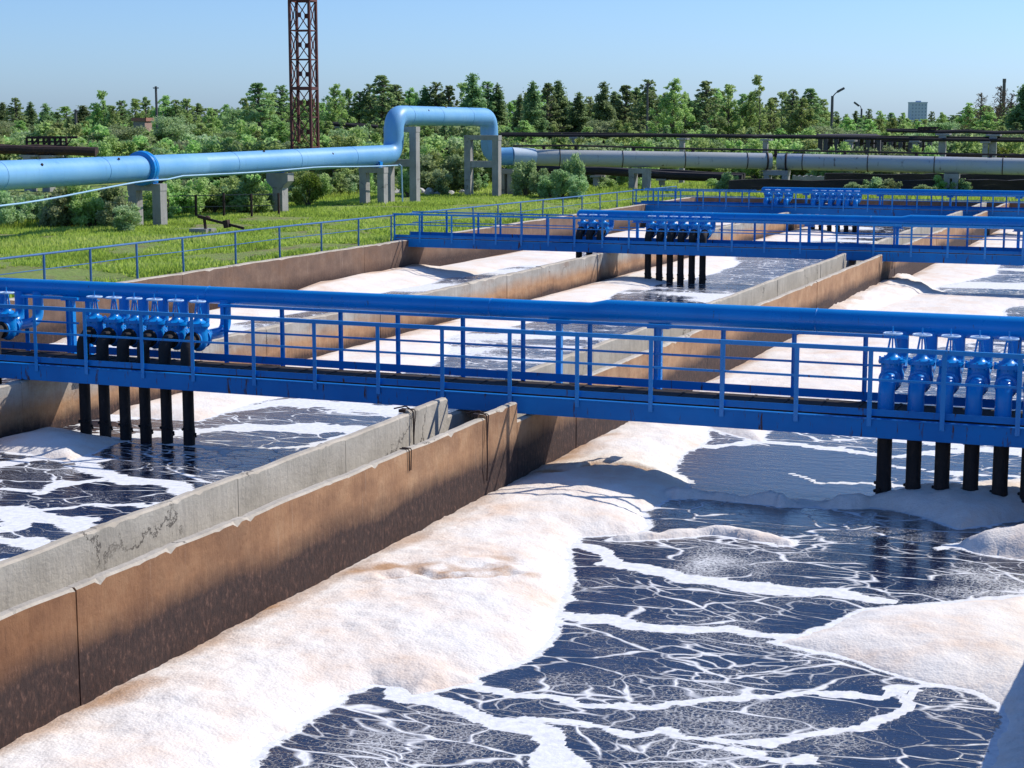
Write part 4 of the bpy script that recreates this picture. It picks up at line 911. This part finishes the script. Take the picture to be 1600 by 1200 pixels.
def crown_spruce(n, H, Rb, dens=1.):
    P = []; t = .12
    while t < .985:
        z = t*H; r = Rb*(1-t)**.85*random.uniform(.72, 1.15)+.08; k = max(3, int(9*(1-t)+3))
        for b in range(k):
            a = random.uniform(0, 2*math.pi); rr = r*random.uniform(.6, 1.1); m_ = max(4, int(n/220*rr/Rb*12)); q = rng.random(m_)**.7
            sp = .10*Rb*(.4+q*.5)
            P.append(np.stack([math.cos(a)*rr*q+rng.normal(size=m_)*sp, math.sin(a)*rr*q+rng.normal(size=m_)*sp, z-rr*.22*q**1.4+rng.normal(size=m_)*.035*H*.4], 1))
        t += .034*random.uniform(.8, 1.25)
    return np.concatenate(P)
def crown_blobs(n, blobs):
    P = []; w = np.array([b[3]**2 for b in blobs]); w = w/w.sum()
    for (x, y, z, r, fz), ww in zip(blobs, w):
        k = int(n*ww)+3; d = rng.normal(size=(k, 3)); d /= np.linalg.norm(d, axis=1)[:, None]; q = r*(rng.random(k)**.45)[:, None]
        P.append(np.array([x, y, z])+d*q*np.array([1, 1, fz])+rng.normal(size=(k, 3))*r*.12)
    return np.concatenate(P)
def tree_proto(kind, seed):
    random.seed(seed); H = 10.
    tk = MB(); blobs = []
    def limb(a, b, r): tk.tube([a, (Vector(a)+Vector(b))/2+Vector((random.uniform(-.1, .1), random.uniform(-.1, .1), .1)), b], 0, 6, 0, False, [r, r*.7, r*.3])
    if kind == 'spruce':
        C_ = crown_spruce(7500, H, random.uniform(1.9, 2.5)); sz = .25; m = M['spruce']; tk.cyl((0, 0, 0), (0, 0, H*.97), .16, 7, 0, .02)
    elif kind == 'pine':
        tk.tube([(0, 0, 0), (.1, 0, H*.5), (0, .1, H*.97)], 0, 7, 0, False, [.17, .12, .02])
        for i in range(170):
            t = random.uniform(.12, .97)**.9; a = random.uniform(0, 6.3); r = 2.5*(1-t)**.7*random.uniform(.15, 1.1)+.08; e = (math.cos(a)*r, math.sin(a)*r, t*H+.1*r)
            blobs.append((*e, random.uniform(.2, .4)*(1.35-t*.9), .75)); limb((0, 0, t*H-.3), e, .05)
        C_ = crown_blobs(9000, blobs); sz = .22; m = M['pine']
    elif kind in ('birch', 'autumn'):
        tk.tube([(0, 0, 0), (.15, .05, H*.45), (.05, .1, H*.95)], 0, 7, 0, False, [.13, .09, .02])
        for i in range(150):
            t = random.uniform(.12, .97); a = random.uniform(0, 6.3); env = math.sin(math.pi*min(1, (t*.92+.06)))**.7; r = 2.2*env*random.uniform(.1, 1.1)*(1.25-.6*t); e = (math.cos(a)*r, math.sin(a)*r, t*H)
            blobs.append((*e, random.uniform(.2, .45)*(1.3-.7*t), 1.1)); limb((0, 0, max(.5, t*H-r*.9)), e, .04)
        C_ = crown_blobs(9000 if kind == 'birch' else 2000, blobs); sz = .23 if kind == 'birch' else .17; m = M['birch'] if kind == 'birch' else M['autumn']
    elif kind == 'thin':
        tk.tube([(0, 0, 0), (.1, .0, H*.5), (.0, .1, H*.98)], 0, 7, 0, False, [.1, .07, .015])
        for i in range(26):
            t = random.uniform(.2, .98); a = random.uniform(0, 6.3); r = 1.3*(1.05-t)**.5*random.uniform(.3, 1.1); e = (math.cos(a)*r, math.sin(a)*r, t*H)
            blobs.append((*e, random.uniform(.2, .5), 1.)); limb((0, 0, max(.5, t*H-r)), e, .03)
        C_ = crown_blobs(1900, blobs); sz = .25; m = M['birch']
    else:  # round deciduous
        tk.tube([(0, 0, 0), (.1, 0, H*.4), (.0, 0, H*.8)], 0, 7, 0, False, [.18, .12, .03])
        for i in range(42):
            t = random.uniform(.12, .93); a = random.uniform(0, 6.3); env = math.sin(math.pi*min(1, t*.85+.12))**.6; r = 2.6*env*random.uniform(.2, 1.05); e = (math.cos(a)*r, math.sin(a)*r, t*H)
            blobs.append((*e, random.uniform(.5, 1.0), .85)); limb((0, 0, max(.5, t*H-r*.8)), e, .05)
        C_ = crown_blobs(8000, blobs); sz = .25; m = M['willow'] if kind == 'round' else M['birch']
    name = {'spruce': 'spruce_tree', 'pine': 'pine_tree', 'birch': 'birch_tree', 'autumn': 'bare_tree', 'thin': 'birch_tree', 'round': 'willow_tree'}[kind]
    root = bpy.data.objects.new(name, None); S.collection.objects.link(root)
    tk.build('trunk', M['trunk'], root)
    c = bpy.data.objects.new('crown', leaf_mesh('crown', C_, rng.uniform(.7, 1.3, len(C_))*sz, m)); S.collection.objects.link(c); c.parent = root
    return root
def bush_proto(seed, m, n=3600):
    random.seed(seed); blobs = []; tk = MB()
    for i in range(26):
        a = random.uniform(0, 6.3); q = random.random()**.6; t = random.random(); r = q*1.25*(1-.45*t); e = (math.cos(a)*r, math.sin(a)*r, .25+t*1.85*random.uniform(.7, 1.1))
        blobs.append((*e, random.uniform(.2, .45), 1.)); tk.tube([(0, 0, 0), (e[0]*.4, e[1]*.4, e[2]*.6), e], 0, 5, 0, False, [.03, .022, .008])
    C_ = crown_blobs(n, blobs); C_[:, 2] = np.abs(C_[:, 2])
    root = bpy.data.objects.new('bush', None); S.collection.objects.link(root); tk.build('stems', M['trunk'], root)
    c = bpy.data.objects.new('crown', leaf_mesh('crown', C_, rng.uniform(.6, 1.3, len(C_))*.20, m)); S.collection.objects.link(c); c.parent = root
    return root
protos = {k: [tree_proto(k, s) for s in ss] for k, ss in {'spruce': (11, 12, 13), 'pine': (21, 22, 23), 'birch': (31, 32, 33), 'round': (41, 42), 'thin': (51,), 'autumn': (61,)}.items()}
bprotos = {'w': [bush_proto(71, M['willow']), bush_proto(72, M['willow'])], 'g': [bush_proto(73, M['birch']), bush_proto(74, M['birch'])], 'y': [bush_proto(75, M['yellowbush'], 2600)]}
random.seed(99)
tl = [('spruce', 4, 158, 190), ('pine', 25, 150, 185), ('spruce', 48, 158, 200), ('spruce', 72, 160, 195), ('pine', 90, 172, 210), ('round', 60, 185, 160), ('round', 20, 180, 155), ('birch', 128, 190, 170), ('spruce', 108, 180, 240),
 ('thin', 162, 138, 150), ('birch', 150, 158, 150), ('birch', 178, 162, 150), ('round', 190, 184, 135), ('pine', 190, 154, 170), ('birch', 212, 150, 175), ('pine', 228, 148, 180), ('birch', 258, 146, 170), ('pine', 275, 153, 170), ('birch', 292, 150, 175), ('pine', 310, 158, 180),
 ('birch', 330, 165, 165), ('birch', 352, 160, 170), ('round', 375, 168, 160), ('birch', 385, 150, 160), ('pine', 404, 124, 155), ('birch', 422, 140, 160), ('pine', 440, 130, 165), ('birch', 462, 148, 175), ('pine', 488, 150, 175),
 ('birch', 522, 128, 165), ('birch', 545, 134, 170), ('pine', 562, 140, 170), ('pine', 578, 128, 170), ('pine', 598, 112, 165), ('pine', 618, 127, 170), ('birch', 640, 134, 175), ('spruce', 665, 134, 175), ('pine', 682, 125, 175), ('pine', 702, 130, 175), ('thin', 722, 126, 175), ('spruce', 739, 113, 165), ('pine', 762, 124, 170), ('spruce', 778, 130, 170), ('birch', 797, 156, 200), ('spruce', 812, 147, 190),
 ('spruce', 832, 126, 165), ('pine', 856, 126, 168), ('spruce', 872, 124, 170), ('pine', 890, 155, 180), ('spruce', 904, 143, 170), ('birch', 922, 148, 180), ('spruce', 943, 126, 165), ('spruce', 960, 142, 172), ('pine', 978, 128, 168), ('pine', 994, 133, 172), ('pine', 1013, 121, 165), ('spruce', 1030, 150, 180), ('birch', 1052, 119, 155), ('birch', 1070, 145, 165), ('pine', 1086, 156, 190), ('pine', 1103, 121, 165), ('birch', 1118, 135, 175), ('birch', 1138, 127, 170), ('pine', 1160, 142, 180), ('thin', 1186, 114, 160), ('birch', 1172, 140, 170), ('birch', 1204, 150, 180),
 ('thin', 1222, 140, 175), ('pine', 1238, 136, 165), ('pine', 1266, 133, 162), ('birch', 1252, 150, 160), ('birch', 1285, 152, 170), ('pine', 1306, 172, 230), ('birch', 1322, 176, 240), ('spruce', 1337, 172, 250), ('pine', 1358, 168, 240), ('birch', 1375, 171, 235), ('pine', 1392, 173, 240), ('birch', 1410, 174, 235), ('birch', 1432, 184, 240), ('pine', 1456, 172, 225), ('birch', 1472, 173, 220), ('pine', 1490, 178, 260), ('spruce', 1500, 182, 280), ('birch', 1515, 158, 190),
 ('autumn', 1532, 141, 170), ('autumn', 1562, 130, 165), ('autumn', 1580, 142, 168), ('birch', 1545, 172, 160), ('birch', 1570, 178, 155), ('spruce', 1598, 130, 150), ('spruce', 1618, 120, 150), ('birch', 1525, 182, 165)]
PRX = [0, 60, 110, 130, 150, 200, 300, 340, 380, 400, 440, 500, 545, 600, 640, 700, 790, 830, 890, 940, 1010, 1050, 1100, 1200, 1250, 1290, 1312, 1500, 1530, 1640]
PRY = [158, 165, 184, 180, 155, 154, 155, 165, 155, 132, 138, 138, 140, 126, 135, 130, 152, 130, 150, 138, 128, 126, 130, 138, 140, 156, 177, 181, 152, 138]
for x in range(-20, 1650, 14):      # the wood's inner rows close the gaps between the front trees
    tl.append((random.choice(['pine', 'birch', 'birch', 'spruce', 'birch']), x+random.uniform(-7, 7), float(np.interp(x, PRX, PRY))+random.uniform(5, 26)*(1 if not 1300 < x < 1510 else .35), random.uniform(183, 250)))
for x in range(-20, 1640, 24):      # second row, deeper and lower, closes the gaps
    yt = 168+random.uniform(-6, 9)
    if 810 < x < 1290: yt = 160+random.uniform(-6, 8)
    if 1290 < x < 1510: yt = 180+random.uniform(-3, 4)
    tl.append((random.choice(['pine', 'birch', 'spruce', 'birch']), x+random.uniform(-6, 6), yt, random.uniform(260, 330)))
bl = []   # kind, px, ytop, ybase, D, stretch
for x in range(-10, 1640, 15):
    yb = random.uniform(186, 206) if x < 780 else random.uniform(192, 210)
    if random.random() < .6: tl.append((random.choice(['birch', 'birch', 'pine', 'thin', 'round']), x+random.uniform(-7, 7), yb-random.uniform(0, 10), random.uniform(138, 150)))
    else: bl.append((random.choice('wwgg'), x+random.uniform(-7, 7), yb+4, random.uniform(136, 148), 1.3))
for x in range(-10, 1000, 15): bl.append((random.choice('wgg'), x+random.uniform(-7, 7), random.uniform(212, 226), random.uniform(122, 130), 1.4))
for x in list(range(1010, 1280, 24))+list(range(1465, 1640, 24)): bl.append((random.choice('wgg'), x+random.uniform(-7, 7), random.uniform(212, 222), random.uniform(132, 140), 1.3))
near = [('w', 20, 300, 80, 1.1), ('w', 50, 296, 84, 1.2), ('w', 85, 305, 82, 1.), ('g', 110, 290, 86, 1.2), ('w', 160, 286, 76, 1.), ('w', 178, 300, 72, .9), ('w', 195, 318, 70, .8), ('g', 140, 300, 82, 1.), ('g', 270, 282, 84, 1.2), ('w', 300, 278, 86, 1.1), ('g', 330, 284, 88, 1.), ('g', 355, 276, 88, 1.1), ('w', 385, 280, 90, 1.1), ('g', 405, 274, 92, 1.1), ('w', 425, 280, 94, 1.),
 ('y', 480, 268, 92, .7), ('g', 500, 272, 100, 1.), ('w', 525, 268, 104, 1.), ('g', 555, 262, 106, 1.1), ('w', 470, 284, 96, .8), ('g', 245, 292, 80, .8),
 ('w', 670, 235, 112, 1.2), ('g', 700, 232, 114, 1.2), ('w', 725, 238, 112, 1.1), ('g', 655, 228, 116, 1.2), ('w', 690, 262, 108, 1.), ('w', 745, 262, 112, .8), ('g', 635, 265, 104, .7),
 ('w', 822, 247, 106, .8), ('w', 845, 258, 105, .8), ('w', 880, 262, 103, .9), ('w', 905, 272, 101, .8), ('w', 860, 270, 104, .9), ('w', 895, 232, 104.5, .35), ('g', 950, 285, 112, .9), ('g', 1000, 282, 114, 1.), ('w', 985, 225, 118, .4), ('w', 1140, 265, 110, .6), ('w', 1205, 250, 120, .7),
 ('w', 1370, 273, 106.5, .8), ('w', 1395, 276, 106, .6), ('g', 1475, 274, 107, .7), ('w', 1500, 276, 106.5, .6), ('y', 1560, 224, 128, 1.), ('g', 1120, 282, 112, .8), ('w', 1450, 298, 103.5, .6), ('w', 1340, 282, 105, .5)]
for x in range(-12, 198, 15): bl.append((random.choice('wg'), x+random.uniform(-5, 5), random.uniform(284, 303), random.uniform(74, 84), random.uniform(.9, 1.3)))
for x in range(262, 415, 14): bl.append((random.choice('ggw'), x+random.uniform(-5, 5), random.uniform(276, 292), random.uniform(82, 92), random.uniform(.9, 1.3)))
for x in range(455, 600, 20): bl.append((random.choice('gw'), x+random.uniform(-5, 5), random.uniform(262, 276), random.uniform(101, 109), random.uniform(.9, 1.2)))
for x in range(1285, 1465, 22): bl.append((random.choice('wg'), x+random.uniform(-6, 6), random.uniform(219, 230), random.uniform(119, 123), random.uniform(.8, 1.1)))
for k, x, yt, D, st in near: bl.append((k, x, yt, D, st))
def zone(x):
    for lim, z in ((205, 'left of the brick hut'), (445, 'between brick hut and lattice tower'), (598, 'between tower and pipe loop'), (785, 'above the raised pipe loop'), (1045, 'from pipe loop to large birch'), (1290, 'from large birch to tall lamp'), (1436, 'from tall lamp to tower block')):
        if x < lim: return z
    return 'right of the tower block'
KN = {'spruce': 'dark pointed spruce', 'pine': 'ragged green pine', 'birch': 'light green birch', 'autumn': 'rusty-brown tree', 'thin': 'sparse birch', 'round': 'grey-green willow'}
cnt = {}; HB = 10.
for kind, x, yt, D in sorted(tl, key=lambda q: q[1]):
    p = atD(x, 186, D); zt = atD(x, yt, D)[2]; g = gz(p[0], p[1]).item(); h = (zt-g)
    pl = protos[kind]; pr = pl[random.randrange(len(pl))]; o = pr if pr.get('label') is None else copy_tree(pr)
    if pr.get('label') is not None: pass
    row = 'distant' if D > 255 else (('front' if yt < 176 or D > 151 else 'low') if D < 181 else 'middle')
    key = (kind, zone(x), row); i = cnt.get(key, 0); cnt[key] = i+1
    o.location = (p[0], p[1], g-.1); s = h/HB; wsc = s*random.uniform(1.0, 1.35)*(1.0 if D < 255 else 1.9)*(1.15 if kind in ('spruce', 'pine') else 1)
    if kind in ('birch', 'round') and yt > 165 and D < 200: wsc *= 1.5
    o.scale = (wsc, wsc, s*1.0); o.rotation_euler.z = random.uniform(0, 6.3)
    tag(o, '%s %s from left in the %s row, %s' % (ordw(i), KN[kind], row, zone(x)), 'tree', 'trees of the wood')
BK = {'w': 'grey-green bush', 'g': 'fresh green bush', 'y': 'yellow-green bush'}; cnt = {}
def bzone(x):
    for lim, z in ((205, 'left of the blue flange'), (430, 'from flange to hammerhead support'), (598, 'just left of the raised pipe loop'), (785, 'within the raised pipe loop'), (1000, 'behind the middle footbridge'), (1205, 'left of the grey pipe gap'), (1420, 'right of the grey pipe gap')):
        if x < lim: return z
    return 'near right edge'
for k, x, yt, D, st in sorted(bl, key=lambda q: q[1]):
    p = atD(x, 186, D); zt = atD(x, yt, D)[2]; g = gz(p[0], p[1]).item(); h = max(.8, zt-g); pl = bprotos[k]; pr = pl[random.randrange(len(pl))]
    o = pr if pr.get('label') is None else copy_tree(pr); row = 'far' if D > 131 else ('middle' if D > 117 else 'near'); key = (k, bzone(x), row); i = cnt.get(key, 0); cnt[key] = i+1
    s = h/2.25; w = s*st if D < 117 else s*st*.9; w = max(w, .75); o.location = (p[0], p[1], g-.05); o.scale = (w, w, s); o.rotation_euler.z = random.uniform(0, 6.3)
    tag(o, '%s %s from left in the %s row, %s' % (ordw(i), BK[k].replace('grey-green', 'greyish'), row, bzone(x).replace('the ', '')), 'bush', 'bushes of the rough ground')

# ------------------------------------------------------------------ grass
def grass(name, n, xr, yr, hmin, hmax, label, dens=None):
    X = rng.uniform(*xr, n); Y = rng.uniform(*yr, n); d = fbm(X*.35+2, Y*.35+4, 3)
    bare = np.exp(-((X+32)/3.)**2-((Y-40)/5.)**2); k = d*(1-.7*bare) > .41-.05*rng.random(n); X = X[k]; Y = Y[k]; d = d[k]; n = len(X); Z = gz(X, Y); h = rng.uniform(hmin, hmax, n)*(.5+1.2*(d-.35)); a = rng.uniform(0, 6.3, n); w = .03+.03*rng.random(n)
    lx = rng.normal(size=n)*.35*h; ly = rng.normal(size=n)*.35*h
    V = np.stack([np.stack([X-np.cos(a)*w, Y-np.sin(a)*w, Z-.02], 1), np.stack([X+np.cos(a)*w, Y+np.sin(a)*w, Z-.02], 1), np.stack([X+lx, Y+ly, Z+h], 1)], 1).reshape(-1, 3)
    me = bpy.data.meshes.new(name); me.vertices.add(3*n); me.vertices.foreach_set('co', V.ravel().astype('f')); me.loops.add(3*n); me.loops.foreach_set('vertex_index', np.arange(3*n, dtype='i')); me.polygons.add(n); me.polygons.foreach_set('loop_start', np.arange(0, 3*n, 3, dtype='i')); me.update(); me.materials.append(M['grassblade'])
    o = bpy.data.objects.new(name, me); S.collection.objects.link(o); tag(o, label, 'grass', kind='stuff')
grass('grass', 190000, (-48, -29.4), (36, 104), .06, .26, 'bright green grass between the outer wall railing and the pipeline')
grass('grass', 60000, (-62, -48), (60, 130), .2, .5, 'tall weeds behind the light blue pipeline')
grass('grass', 60000, (-48, 0), (101.5, 125), .15, .45, 'rough grass beyond the end of the basins')
